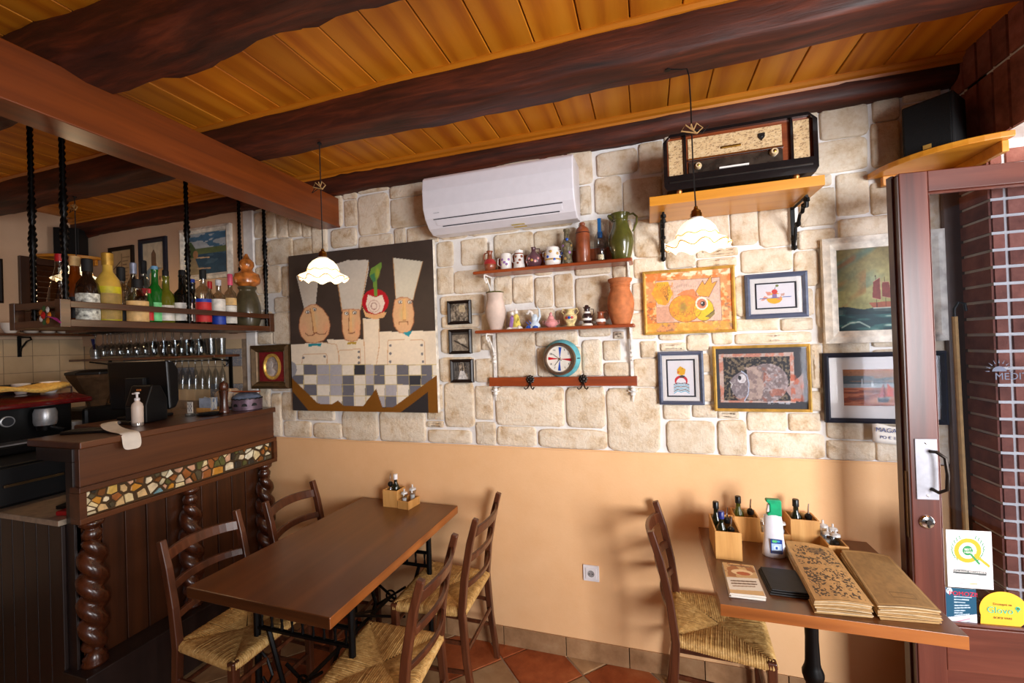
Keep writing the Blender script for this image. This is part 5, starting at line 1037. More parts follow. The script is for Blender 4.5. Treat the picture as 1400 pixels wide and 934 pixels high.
lk=part('lock_rosette',MB().lathe([(.024,0),(.024,.004),(.020,.009),(.010,.011),(0,.011)],26,M=TR((.042,0,.965))@RX),M['chrome'],dt,smooth=True); part('key_cylinder',MB().lathe([(.009,0),(.009,.016),(0,.016)],14,M=TR((.042,0,.967))@RX).box(.0395,.0445,-.014,-.004,.948,.962),M['gunmetal'],lk)
part('lock_faceplate',MB().box(-.006,-.003,.012,.034,.90,1.14),M['oldgold'],dt)
def sticker(name,label,q,art,z=0):
    xs_=[onpane(*p) for p in q]; x0=min(p[0] for p in xs_); x1=max(p[0] for p in xs_); z0=min(p[1] for p in xs_); z1=max(p[1] for p in xs_)
    A=art(x1-x0,z1-z0); t=thing(name,label,'sticker',(0,0,0)); t.matrix_world=Matrix.Translation((DX,DY,0))@Matrix.Rotation(ang,4,'Z')@TR((x0,.0205,z0))
    part('sheet',MB().box(0,x1-x0,-.0004,.0004,0,z1-z0),M['mat'],t); part('artwork',A.mesh(),M['print'],t,loc=(0,-.0008,0)); return t,x1-x0,z1-z0
def cert(w,h):
    A=Art(w,h,110,((80,55),(450,70),(470,545),(95,525)),(232,230,234))
    for k in range(9):
        for s in (-1,1):
            a=.5+k*.24; cx,cy=258+s*125*math.sin(a),225-108*math.cos(a)*1.0; A.line([(cx,cy),(cx+s*10,cy-24)],8,(50,130,80))
    A.ell(258,225,112,100,(232,164,40)).ell(258,225,72,66,(232,230,234)).ell(258,225,42,40,(50,140,80)); A.line([(275,245),(350,330)],18,(50,140,80)); A.line([(320,262),(430,350)],22,(232,164,40))
    A.poly([(138,378),(414,398),(412,430),(138,412)],(70,76,76)); A.line([(138,412),(142,505),(416,520),(412,430)],3,(190,190,190))
    for y,x0,x1 in ((440,230,320),(452,190,380),(463,190,370),(494,165,385)): A.line([(x0,y),(x1,y+5)],4,(120,120,120),.7)
    A.line([(150,396),(402,414)],5,(200,204,204),.6); A.line([(275,498),(335,502)],5,(232,164,40)); return A
t,w_,h_=sticker('certificate_sticker','white certificate sheet with green laurel and orange ring on the door glass',((1293,724),(1355,727),(1357,804),(1296,802)),cert)
part('lettering',text_mesh('BEST\nHERE',.010),M['white'],t,loc=(w_*.47,-.0012,h_*.645),rot=(HP,0,0)); part('lettering',text_mesh('RESTAURANT RECOMMENDED',.0085),M['white'],t,loc=(w_*.5,-.0012,h_*.285),rot=(HP,0,0))
def teal(w,h):
    A=Art(w,h,70,((62,560),(325,560),(328,870),(66,790)),(16,76,104)); A.poly([(55,740),(330,758),(330,880),(55,880)],(206,206,216)); A.ell(98,580,20,20,(226,230,234))
    for k,(y,x1) in enumerate(((622,275),(640,250),(658,215),(680,250),(697,260),(714,210),(728,190),(745,250))): A.line([(132,y-6),(x1,y+2)],7,(206,216,226),.85)
    for y in (780,800): A.line([(130,y),(255,y+2)],6,(206,90,110) if y==780 else (120,130,150),.7)
    return A
t,w_,h_=sticker('notice_sticker','small teal and white notice with red heading low on the door glass',((1290,806),(1334,806),(1334,859),(1292,850)),teal)
part('lettering',text_mesh('POMOZI!',.021),cmat('heading_red',(206,30,60),.5),t,loc=(w_*.60,-.0012,h_*.86),rot=(HP,0,0)); part('lettering',text_mesh('f',.014),M['M_t'] if 'M_t' in M else cmat('teal_ink',(16,76,104),.5),t,loc=(w_*.13,-.0012,h_*.93),rot=(HP,0,0))
t=thing('delivery_sticker','yellow speech bubble delivery sticker with teal lettering on the door glass','sticker'); xa,za=onpane(1372,835); t.matrix_world=Matrix.Translation((DX,DY,0))@Matrix.Rotation(ang,4,'Z')@TR((xa,.0195,za))
rx=onpane(1406,835)[0]-xa; rz_=onpane(1372,809)[1]-za
pts=[(rx*math.cos(a),rz_*math.sin(a)) for a in [math.radians(d) for d in range(-130,206,8)]]+[(-rx*.99,-rz_*.95)]
part('bubble',MB().prism([(p[0],p[1]) for p in pts],-.0006,.0,'y'),cmat('bubble_yellow',(238,180,50),.4,var=.01),t)
part('lettering',text_mesh('Glovo',.031),cmat('glovo_teal',(60,170,140),.4),t,loc=(-.012,-.0012,0),rot=(HP,0,0)); part('pin_mark',MB().lathe([(.0075,.0006),(.0075,.0014),(.0045,.0014),(.0045,.0006)],18,M=TR((.040,0,.011))@RX).prism([(.037,.004),(.043,.004),(.040,-.004)],-.0013,-.0006),M['glovo_teal'],t)
sb=cmat('small_print',(120,90,40),.5); part('lettering',text_mesh('Dostupni na',.011),sb,t,loc=(-.004,-.0012,.022),rot=(HP,0,0)); part('lettering',text_mesh('BOKSI VARE',.010),sb,t,loc=(-.004,-.0012,-.026),rot=(HP,0,0))
dec=cmat('navy_decal',(58,66,90),.5)
t=thing('logo_decal','dark rising sun emblem with capital letters in the middle of the door glass','decal'); xa,za=onpane(1366,509); t.matrix_world=Matrix.Translation((DX,DY,0))@Matrix.Rotation(ang,4,'Z')@TR((xa,.0200,za))
part('lettering',text_mesh('MEDITERAN',.034),dec,t,loc=(.078,-.0004,-.016),rot=(HP,0,0))
mb=MB().prism([(.021*math.cos(a),.003+.018*math.sin(a)) for a in [math.pi*i/12 for i in range(13)]],-.0008,0)
for k in range(9):
    a=math.pi*k/8; mb.add([( .028*math.cos(a)-.0018*math.sin(a),-.0006,.004+.028*math.sin(a)+.0018*math.cos(a)),(.028*math.cos(a)+.0018*math.sin(a),-.0006,.004+.028*math.sin(a)-.0018*math.cos(a)),(.044*math.cos(a),-.0006,.004+.042*math.sin(a))],[(0,1,2)])
part('sun',mb,dec,t)
t=thing('crank_pole','thin wooden pole with a black hook leaning in the corner behind the door','pole',(1.152,2.09,0))
part('pole',MB().tube([(.0,0,0),(-.004,.01,.9),(-.006,.02,1.70)],.009,8),M['kraft'],t,smooth=True); part('hook',MB().tube([(-.006,.02,1.68),(-.006,.02,1.73),(.006,.018,1.755),(.024,.016,1.75),(.028,.016,1.72)],.005,8),M['iron'],t,smooth=True)
ORD=['first','second','third','fourth','fifth','sixth','seventh','eighth','ninth','tenth','eleventh','twelfth','thirteenth']
# ================================================================== BAR COUNTER
YN=1.19; YF=W-.012
t=thing('bar_counter','dark wooden bar counter with a mosaic band and twisted columns','counter',(0,0,0))
part('counter_top',MB().box(-2.73,-2.352,1.195,YF,1.258,1.290).box(-3.0,-2.729,1.50,YF,1.258,1.290),M['barwood'],t,bev=.005)
part('frieze_board',MB().box(-2.42,-2.375,YN+.012,YF,1.085,1.258),M['barwood'],t,bev=.002)
part('end_board',MB().box(-2.66,-2.405,YN+.004,YN+.03,1.20,1.258).box(-2.455,-2.405,YN+.004,YN+.03,.03,1.20),M['bardark'],t,bev=.002)
part('frame_rail',MB().box(-2.42,-2.354,YN,YF,1.068,1.093),M['barwood'],t,bev=.003); part('frame_rail',MB().box(-2.42,-2.354,YN,YF,.932,.957),M['barwood'],t,bev=.003)
part('frame_rail',MB().box(-2.42,-2.354,YN,YN+.025,.957,1.068),M['barwood'],t); part('frame_rail',MB().box(-2.42,-2.354,YF-.025,YF,.957,1.068),M['barwood'],t)
part('mosaic_bed',MB().box(-2.42,-2.376,YN+.025,YF-.025,.957,1.068),cmat('mosaic_bed_brown',(70,50,24),.8,sc_=40),t)
mcols=[(226,206,156),(214,180,126),(196,136,50),(236,224,196),(150,90,44),(92,92,50),(206,192,156),(120,74,34),(84,76,56),(214,176,90),(206,160,128),(50,46,40),(218,200,164),(230,214,180)]
mm=[cmat('shard_%d'%i,c,.3,coat=.2) for i,c in enumerate(mcols)]; blue_sh=cmat('shard_blue',(110,150,160),.3)
rm=random.Random(5); y=YN+.03; idx=0
ya,yb,za,zb=YN+.028,YF-.028,.960,1.066
cells=[]
nx_=34
pts=[(ya+(yb-ya)*rm.random(),za+(zb-za)*rm.random()) for _ in range(74)]
# relax a little, then cut each seed's cell out of the strip
def cell(i,pts):
    poly=[(ya,za),(yb,za),(yb,zb),(ya,zb)]; p=pts[i]
    for j,q in enumerate(pts):
        if j==i or abs(q[0]-p[0])>.16: continue
        mx,mz=(p[0]+q[0])/2,(p[1]+q[1])/2; nx,nz=q[0]-p[0],q[1]-p[1]; out=[]
        for a,b in zip(poly,poly[1:]+poly[:1]):
            da=(a[0]-mx)*nx+(a[1]-mz)*nz; db=(b[0]-mx)*nx+(b[1]-mz)*nz
            if da<=0: out.append(a)
            if da*db<0: s=da/(da-db); out.append((a[0]+(b[0]-a[0])*s,a[1]+(b[1]-a[1])*s))
        poly=out
        if len(poly)<3: return None
    return poly
for _ in range(1):
    pts=[(lambda c,p:(sum(q[0] for q in c)/len(c)*.5+p[0]*.5,sum(q[1] for q in c)/len(c)*.5+p[1]*.5))(cell(i,pts) or [pts[i]],pts[i]) for i in range(len(pts))]
for i in range(len(pts)):
    c=cell(i,pts)
    if not c: continue
    cx=sum(p[0] for p in c)/len(c); cz=sum(p[1] for p in c)/len(c); k=rm.choice((.86,.82,.72,.6))
    c=[(cx+(p[0]-cx)*k,cz+(p[1]-cz)*k) for p in c]; h=rm.uniform(.004,.008)
    c2=[(cx+(p[0]-cx)*.86,cz+(p[1]-cz)*.86) for p in c]; n=len(c)
    vs=[(-2.377,*p) for p in c]+[(-2.376+h*.7,*p) for p in c]+[(-2.376+h,*p) for p in c2]
    fs=[(a*n+b,a*n+(b+1)%n,(a+1)*n+(b+1)%n,(a+1)*n+b) for a in (0,1) for b in range(n)]+[tuple(2*n+b for b in range(n))]
    part('mosaic_shard',MB().add(vs,fs),blue_sh if (abs(cx-1.49)<.03 and cz<.99) else rm.choice(mm),t)
part('carcass',MB().box(-2.46,-2.435,YN+.03,YF,.03,1.2),M['bardark'],t)
k=0; y=YN+.02
while y<YF-.02:
    y2=min(y+.092,YF); part('plank',MB().box(-2.436,-2.424+.001*(k%2),y+.0015,y2-.0015,.30,.934),M['barv'],t,bev=.003); y=y2; k+=1
part('plinth',MB().box(-2.46,-2.30,YN-.02,YF,.02,.30),M['bardark'],t,bev=.004)
part('corner_stile',MB().box(-2.424,-2.405,YN+.012,YN+.05,.30,.934),M['barwood'],t,bev=.002)
for yc in (1.245,1.675,2.145):
    mb=MB(); n=28; xc=-2.385
    mb.lathe([(.045,.300),(.047,.312),(.040,.325),(.043,.335),(.030,.350),(.024,.372)],n,c=(xc,yc,0))
    mb.lathe([(.026,.845),(.034,.862),(.036,.880),(.028,.893),(.024,.900),(.036,.908),(.043,.916),(.045,.934)],n,c=(xc,yc,0))
    vs=[];L=52
    for a in range(L+1):
        s=a/L; z=.365+(.852-.365)*s; env=.026+.020*max(0,math.sin(math.pi*s))**.35
        for b in range(n):
            th=2*math.pi*b/n; tw=-z*31
            c2_=math.cos(2*(th-tw)); r=env*(1+.26*(1-(1-c2_)**2/2))
            vs.append((xc+r*math.cos(th),yc+r*math.sin(th),z))
    fs=[(a*n+b,a*n+(b+1)%n,(a+1)*n+(b+1)%n,(a+1)*n+b) for a in range(L) for b in range(n)]
    mb.add(vs,fs); part('twisted_column',mb,M['column'],t,smooth=2)
# lower back-bar worktop with plank front
t=thing('back_worktop','low pale worktop left of the bar with a dark plank front below it','counter',(0,0,0))
part('worktop',MB().box(-4.28,-2.462,YN-.02,YF-.45,.925,.95),cmat('pale_worktop',(176,160,140),.35,metal=.2),t,bev=.003)
x=-2.458
k=0
while x>-3.6:
    part('plank',MB().box(x-.088,x-.0015,YN-.012,YN+.004-.001*(k%2),.02,.924),M['bardark'],t,bev=.003); x-=.09; k+=1
part('carcass',MB().box(-4.28,-2.46,YN+.004,YN+.02,.02,.924),M['bardark'],t)
part('tray',tag(part('card_reader',MB().box(-.09,.09,-.04,.04,0,.016).box(-.03,.07,-.03,.03,.016,.02),M['black'],bev=.003,loc=(-2.62,1.31,.95),rot=(0,0,.35)),'flat black device on the pale worktop under the counter end','device') and MB().box(0,.001,0,.001,0,.001),M['black'],t) if False else tag(part('card_reader',MB().box(-.09,.09,-.04,.04,0,.016).box(-.03,.07,-.03,.03,.016,.02),M['black'],bev=.003,loc=(-2.60,1.33,.95),rot=(0,0,.35)),'flat black device on the pale worktop under the counter end','device')
tag(part('red_pouch',MB().box(-.04,.04,-.022,.022,0,.022),cmat('red_vinyl',(150,20,24),.5),bev=.006,loc=(-2.52,1.235,.95),rot=(0,0,.25)),'small bright red pouch beside the black device on the worktop','pouch')
# fridge / cabinet and espresso machine behind
t=thing('black_cabinet','black cabinet with a brass handle under the coffee machine','cabinet',(-2.955,.80,.95))
part('body',MB().box(-.75,0,0,.86,0,.20),M['black'],t,bev=.006); part('drawer_front',MB().box(0,.012,.30,.84,.012,.188),M['blackm'],t,bev=.004); part('handle',MB().box(.022,.032,.40,.62,.10,.112).box(.010,.024,.41,.42,.10,.112).box(.010,.024,.60,.61,.10,.112),M['oldgold'],t,bev=.002)
t=thing('espresso_machine','large dark red and black espresso machine at the left edge','coffee machine',(-3.27,1.20,1.15),HP)
dr=cmat('dark_red_enamel',(92,14,16),.25,coat=.6)
part('base',MB().box(-.60,.50,-.02,.42,0,.05),M['black'],t,bev=.01); part('body',MB().box(-.58,.48,.10,.42,.05,.26),M['black'],t,bev=.01)
part('top_cover',MB().prism([(-.06,.245),(.42,.245),(.42,.30),(.10,.30),(-.06,.272)],-.60,.50,'x'),dr,t,bev=.008); part('cup_rail',MB().tube([(-.56,.08,.30),(-.56,.08,.335),(.47,.08,.335),(.47,.08,.30)],.006,8).tube([(.47,.08,.335),(.47,.40,.335)],.006,8),M['chrome'],t,smooth=True)
part('back_panel',MB().box(-.20,.48,.40,.42,.26,.36),M['black'],t,bev=.01)
for x in (-.28,.06,.33):
    g=part('brew_group',MB().lathe([(.045,.13),(.050,.15),(.050,.20),(.042,.225),(.0,.225)],20,c=(x,.04,0)),M['steel'],t,smooth=True); part('portafilter',MB().lathe([(.035,.10),(.040,.13),(.035,.135)],18,c=(x,.04,0)).tube([(x,.01,.118),(x+.02,-.10,.10)],[.010,.014],8),M['black'],g,smooth=True)
part('gauge',MB().lathe([(.030,0),(.030,.008),(.026,.010),(0,.010)],24,M=TR((.20,.10,.17))@RX),M['steel'],t,smooth=True); part('badge',MB().lathe([(.001,.011),(.024,.011),(.024,.009)],20,M=TR((.20,.10,.17))@RX),M['greycard'],t)
part('control_label',MB().box(.02,.16,.092,.10,.07,.12),M['oldgold'],t); part('drip_tray',MB().box(-.55,.45,-.02,.15,.05,.058),M['steel'],t)
part('indicator',MB().lathe([(.006,0),(.005,.004),(0,.005)],10,M=TR((.02,-.02,.025))@RX),plain('red_pilot_light',(255,30,10),.4,emit=(255,30,10),es=3),t)
t=thing('yellow_cloth','folded yellow towel lying on top of the espresso machine','cloth',(-3.33,1.06,1.465),HP)
mb=MB(); vs=[]; 
for j in range(7):
    for i in range(15): u,v=i/14,j/6; vs.append((u*.60,v*.20+.02*math.sin(u*7),.012+.03*u+.010*math.sin(u*14+v*3)+.014*math.sin(v*math.pi)+.010*math.sin(u*5)))
fs=[(j*15+i,j*15+i+1,j*15+i+16,j*15+i+15) for j in range(6) for i in range(14)]
part('towel',MB().add(vs,fs),cmat('yellow_towel',(206,166,84),.9,bmp=.5,sc_=80),t,smooth=2).modifiers.new('s','SOLIDIFY').thickness=.02
def cup(label,x,y,z,s=1,h=True,cat='cup',grp=None):
    t=thing('coffee_cup',label,cat,(x,y,z),random.uniform(0,6),grp); t.scale=(s,s,s)
    part('bowl',MB().lathe([(.020,0),(.022,.004),(.034,.03),(.038,.058),(.035,.058),(.030,.03),(.0,.008)],20),M['ceramic'],t,smooth=True)
    if h: part('handle',MB().tube([(.034,0,.05),(.052,0,.048),(.054,0,.028),(.034,0,.02)],.004,6),M['ceramic'],t,smooth=True)
    return t
cup('white cup upside the espresso machine beside the yellow towel',-3.45,1.62,1.452,1.2,False); cup('white cup behind the yellow towel on the coffee machine',-3.58,1.55,1.452,1.1,False)
t=thing('coffee_grinder','coffee grinder with a smoky bean hopper between the machine and the screen','grinder',(-3.60,1.93,.95))
part('body',MB().box(-.09,.09,-.12,.12,.0,.38),M['black'],t,bev=.02); part('hopper',MB().lathe([(.05,.38),(.06,.42),(.145,.575),(.150,.595)],8,ph=.39),plain('smoky_hopper',(84,62,44),.2,coat=.4),t); part('lid',MB().lathe([(.155,.595),(.155,.612),(.10,.625),(0,.625)],8,ph=.39),M['black'],t,bev=.003); part('doser',MB().lathe([(.05,.20),(.05,.30),(0,.305)],16,c=(.03,-.15,0)),M['steel'],t,smooth=True)
# ---- on the counter top
CT=1.290
t=thing('point_of_sale_screen','black touch screen till on a foot, seen from behind on the counter','screen',(-2.84,1.74,CT),math.radians(10))
part('housing',MB().prism([(-.02,.05),(.025,.06),(.045,.10),(.045,.28),(.02,.325),(-.035,.34),(-.02,.05)][:-1],-.20,.20,'x',M=Matrix.Rotation(0,4,'Z')),M['black'],t,bev=.012,seg=3)
part('stand',MB().prism([(.03,.0),(.075,.0),(.06,.20),(.03,.20)],-.07,.07,'x'),M['black'],t,bev=.01); part('foot',MB().box(-.10,.10,-.07,.10,0,.018),M['black'],t,bev=.006); part('port_cover',MB().box(-.06,.06,-.05,-.02,.10,.24),M['blackm'],t,bev=.004)
t=thing('receipt_printer','black receipt printer leaning up beside the till screen','printer',(-2.67,1.655,CT),math.radians(14))
part('body',MB().prism([(-.07,0),(.07,0),(.07,.12),(.03,.20),(-.03,.205),(-.07,.10)],-.06,.06,'x'),M['black'],t,bev=.008); part('lid',MB().box(-.05,.05,-.075,-.069,.02,.09),M['blackm'],t,bev=.003); part('badge',MB().box(-.012,.012,-.048,-.044,.175,.185),cmat('orange_badge',(200,120,60),.5),t)
t=thing('sanitizer_dispenser','white pump bottle standing on the counter in front of the till','bottle',(-2.565,1.545,CT))
part('body',MB().lathe([(.022,0),(.025,.004),(.0255,.10),(.022,.115),(.011,.128),(.010,.135)],22),cmat('cream_plastic',(222,204,190),.35,var=.01),t,smooth=True); part('pump',MB().lathe([(.012,.133),(.012,.145),(.005,.148),(.005,.165),(.012,.167),(.010,.176),(0,.176)],14).tube([(0,0,.171),(-.024,-.006,.168)],.004,6),M['whiteplastic'],t,smooth=True); part('clear_base',MB().lathe([(.024,-.0),(.0262,.002),(.0262,.016),(.0255,.018)],20),M['acrylic'],t,smooth=True)
# curling receipt
t=thing('till_receipt','long white receipt curling over the counter edge','receipt',(-2.58,1.50,CT))
path=[(-.12,.02,.004),(-.07,-.02,.034),(-.01,-.07,.034),(.06,-.10,.022),(.13,-.11,.010),(.20,-.115,.007),(.232,-.118,.004),(.244,-.119,-.02),(.25,-.12,-.075)]
vs=[];L=len(path)
for i,p in enumerate(path):
    for s in (-1,0,1): vs.append((p[0]+.010*s*(i/L),p[1]+s*.034,p[2]+(.004 if s==0 else 0)))
fs=[(i*3+s,i*3+s+1,i*3+s+4,i*3+s+3) for i in range(L-1) for s in (0,1)]
o=part('paper_strip',MB().add(vs,fs),M['paper'],t,smooth=2); o.modifiers.new('s','SUBSURF').levels=2; o.modifiers['s'].render_levels=2
grey=cmat('print_grey',(150,140,140),.8)
t=thing('pepper_mill','tall turned wooden pepper mill on the counter','pepper mill',(-2.475,1.955,CT)); part('body',MB().lathe([(.028,0),(.030,.006),(.026,.02),(.021,.05),(.020,.09),(.024,.125),(.026,.14)],22),M['column'],t,smooth=True); part('head',MB().lathe([(.022,.142),(.026,.148),(.026,.17),(.020,.186),(.008,.19),(.006,.196),(0,.197)],22),M['column'],t,smooth=True)
t=thing('purple_tin','round dull purple metal bowl with cut-out openings at the far end of the counter','bowl',(-2.47,2.11,CT)); part('shell',MB().lathe([(.080,0),(.084,.004),(.086,.07),(.082,.07),(.080,.01)],30),cmat('mauve_metal',(104,84,96),.4,metal=.4),t,smooth=True)
for a in (-2.2,-1.55,-.9,-.25): part('opening',MB().prism([(-.016,.028),(.016,.028),(.012,.042),(0,.047),(-.012,.042)],-.0865,-.080,'y',M=Matrix.Rotation(a+HP,4,'Z')),M['blackm'],t)
part('scalloped_rim',MB().tube([(.085*math.cos(2*math.pi*i/72),.085*math.sin(2*math.pi*i/72),.072+.003*math.cos(18*2*math.pi*i/72)) for i in range(73)],.003,5),M['gunmetal'],t)
t=thing('folded_cloth','blue grey cloth heaped on the purple bowl','cloth',(-2.47,2.11,CT+.072)); rr_=random.Random(3)
part('heap',MB().lathe([(.075,.0),(.078,.014),(.06,.03),(.035,.036),(0,.04)],20,wav=lambda k,a,r:(r*(1+.12*math.sin(3*a+k)),.006*math.sin(5*a+k*2))),cmat('slate_cloth',(84,92,110),.9,bmp=.4),t,smooth=2)
tag(part('wooden_spatula',MB().box(-.10,.10,-.012,.012,0,.008),M['redshelf'],bev=.003,loc=(-2.45,2.085,CT+.114),rot=(0,0,.1)),'flat reddish wooden stick on the heaped grey cloth','utensil')
t=thing('napkin_holder','small pale wooden holder full of sachets and napkins on the counter','holder',(-2.66,2.00,CT)); part('tray',MB().box(-.06,.06,-.035,.035,0,.012).box(-.06,.06,-.037,-.032,0,.028).box(-.06,.06,.032,.037,0,.028),M['bamboo'],t,bev=.002)
for k in range(8): part('sachet',MB().box(-.045,.045,-.0015,.0015,0,.075),M['paper'] if k%2 else cmat('pale_blue_paper',(150,160,180),.8),t,loc=(.004*(k%3)-.004,-.022+.006*k,.013),rot=(random.uniform(-.15,.15),random.uniform(-.25,.25),random.uniform(-.2,.2)))
t=thing('round_tray','flat black round tray with plates near the pepper mill','tray',(-2.52,1.905,CT)); part('tray',MB().lathe([(.060,0),(.072,.004),(.074,.010),(.068,.006),(0,.004)],28),M['black'],t,smooth=True); part('plate',MB().lathe([(.03,.006),(.055,.010),(.053,.012),(0,.009)],24,c=(-.01,0,0)),M['blackm'],t,smooth=True)
t=thing('bread_basket','wire basket holding brown paper and bread behind the napkins','basket',(-2.66,2.13,CT))
mb=MB()
for k in range(14):
    a=2*math.pi*k/14; mb.tube([(.06*math.cos(a),.045*math.sin(a),.0),(.095*math.cos(a),.07*math.sin(a),.11)],.0015,4)
for z,s in ((.0,.06),(.055,.078),(.11,.095)): mb.tube([(s*math.cos(2*math.pi*i/24),s*.75*math.sin(2*math.pi*i/24),z) for i in range(25)],.002,4)
part('wire_frame',mb,M['steel'],t); part('loaf',MB().lathe([(.05,.02),(.075,.07),(.085,.105),(.06,.125),(.0,.13)],18,sy=.75,wav=lambda k,a,r:(r*(1+.08*math.sin(4*a)),.005*math.sin(3*a))),cmat('pale_crust',(206,176,146),.85,bmp=.4),t,smooth=2)
t=thing('card_stand','small clear stand with a pixelated card beside the printer','stand',(-2.585,1.83,CT)); part('card',MB().box(-.022,.022,-.001,.001,.02,.085),M['paper'],t); part('foot',MB().box(-.02,.02,-.018,.018,0,.02),M['acrylic'],t,bev=.002); part('printed_cells',MB().add([q for i in range(4) for j in range(4) if (i+j)%2 for q in ((-.018+.009*i,-.0016,.03+.012*j),(-.010+.009*i,-.0016,.03+.012*j),(-.010+.009*i,-.0016,.041+.012*j),(-.018+.009*i,-.0016,.041+.012*j))],[(4*k,4*k+1,4*k+2,4*k+3) for k in range(8)]),grey,t)
t=thing('black_keyboard','flat black keypad and cables lying by the near end of the counter','keyboard',(-2.62,1.38,CT),.5); part('base',MB().box(-.10,.10,-.05,.05,0,.014),M['black'],t,bev=.004); part('keys',MB().add([q for i in range(9) for j in range(4) for q in ((-.09+.02*i,-.04+.02*j,.0165),(-.075+.02*i,-.04+.02*j,.0165),(-.075+.02*i,-.025+.02*j,.0165),(-.09+.02*i,-.025+.02*j,.0165))],[(4*k,4*k+1,4*k+2,4*k+3) for k in range(36)]),M['blackm'],t,kind='stuff')
t=thing('black_pen_tray','low black tray in front of the till screen','tray',(-2.68,1.60,CT)); part('tray',MB().box(-.06,.05,-.05,.06,0,.02),M['black'],t,bev=.005); part('cable',MB().tube([(.02,.06,.02),(.06,.08,.05),(.03,.12,.03)],.003,6),M['black'],t,smooth=True)
# ================================================================== HANGING BOTTLE RACK
HX0,HX1,HY0,HY1=-2.685,-2.335,1.135,2.205
t=thing('hanging_rack','long dark wooden bottle rack hung from the ceiling on twisted iron rods','rack',(0,0,0))
hw=wood('rack_wood',(40,18,5),(70,34,10),(100,52,20),'y',5,.35,.3,.05,bmp=.1); hwx=wood('rack_wood_x',(44,20,6),(80,38,12),(112,58,22),'x',5,.35,.3,.05,bmp=.1)
part('shelf_board',MB().box(HX0,HX1,HY0,HY1,1.792,1.806),hw,t,bev=.002)
for x in (HX1-.018,HX0):
    part('rail',MB().box(x,x+.018,HY0,HY1,1.872,1.900),hw,t,bev=.002); part('rail',MB().box(x-.002,x+.02,HY0-.002,HY1+.002,1.790,1.822),hw,t,bev=.002)
for y in (HY0,HY1-.018):
    part('rail',MB().box(HX0+.018,HX1-.018,y,y+.018,1.872,1.900),hwx,t,bev=.002); part('rail',MB().box(HX0+.018,HX1-.018,y-.002,y+.02,1.790,1.822),hwx,t,bev=.002)
for x in (HX0,HX1-.03):
    for y in (HY0,HY1-.03): part('corner_post',MB().box(x-.003,x+.033,y-.003,y+.033,1.787,1.906),hw,t,bev=.002)
def rod(x,y):
    mb=MB(); z0,z1=1.80,CZ+.01; L=150; n=8; vs=[]
    for k in range(L+1):
        z=z0+(z1-z0)*k/L; s=(z-z0)/(z1-z0); r=.0095*(1+.45*math.exp(-((s-.55)/.05)**2)-.2*math.exp(-((s-.48)/.012)**2)+.45*math.exp(-((s-.40)/.05)**2))
        for i in range(n):
            a=2*math.pi*i/n; q=r*(1.18 if i%2==0 else .80); vs.append((x+q*math.cos(a+z*60),y+q*math.sin(a+z*60),z))
    fs=[(k*n+i,k*n+(i+1)%n,(k+1)*n+(i+1)%n,(k+1)*n+i) for k in range(L) for i in range(n)]
    mb.add(vs,fs); mb.lathe([(.03,CZ-.008),(.03,CZ+.002),(0,CZ+.002)],12,c=(x,y,0)); return mb
for x,y in ((-2.348,1.160),(-2.348,1.672),(-2.348,2.165),(-2.600,1.175),(-2.560,2.165)): part('twisted_rod',rod(x,y),M['rodiron'],t,smooth=2)
for k,(y) in enumerate((1.30,1.45,1.60,1.75,1.90,2.05)):
    pass
# badge on the near corner
t2=thing('flower_ornament','small orange flower ornament tied to the near corner of the bottle rack','ornament',(-2.40,1.116,1.838)); t2.scale=(1.35,1.35,1.35)
for k in range(7):
    a=k*math.pi*2/7; part('petal',MB().lathe([(0,-.004),(.010,0),(0,.004)],8,M=TR((.022*math.cos(a),0,.022*math.sin(a)))@RX),cmat(('petal_orange','petal_white','petal_green')[k%3],((210,120,30),(220,214,206),(60,90,50))[k%3],.5),t2,smooth=True)
part('heart',MB().lathe([(0,-.004),(.012,0),(0,.006)],10,M=TR((0,-.004,0))@RX),cmat('heart_red',(180,30,30),.5),t2,smooth=True); part('ribbon',MB().tube([(.02,-.002,-.004),(.05,.0,-.012),(.075,.0,-.026)],[.004,.006,.003],6,flat=.4),cmat('magenta_ribbon',(170,50,130),.5),t2,smooth=True)
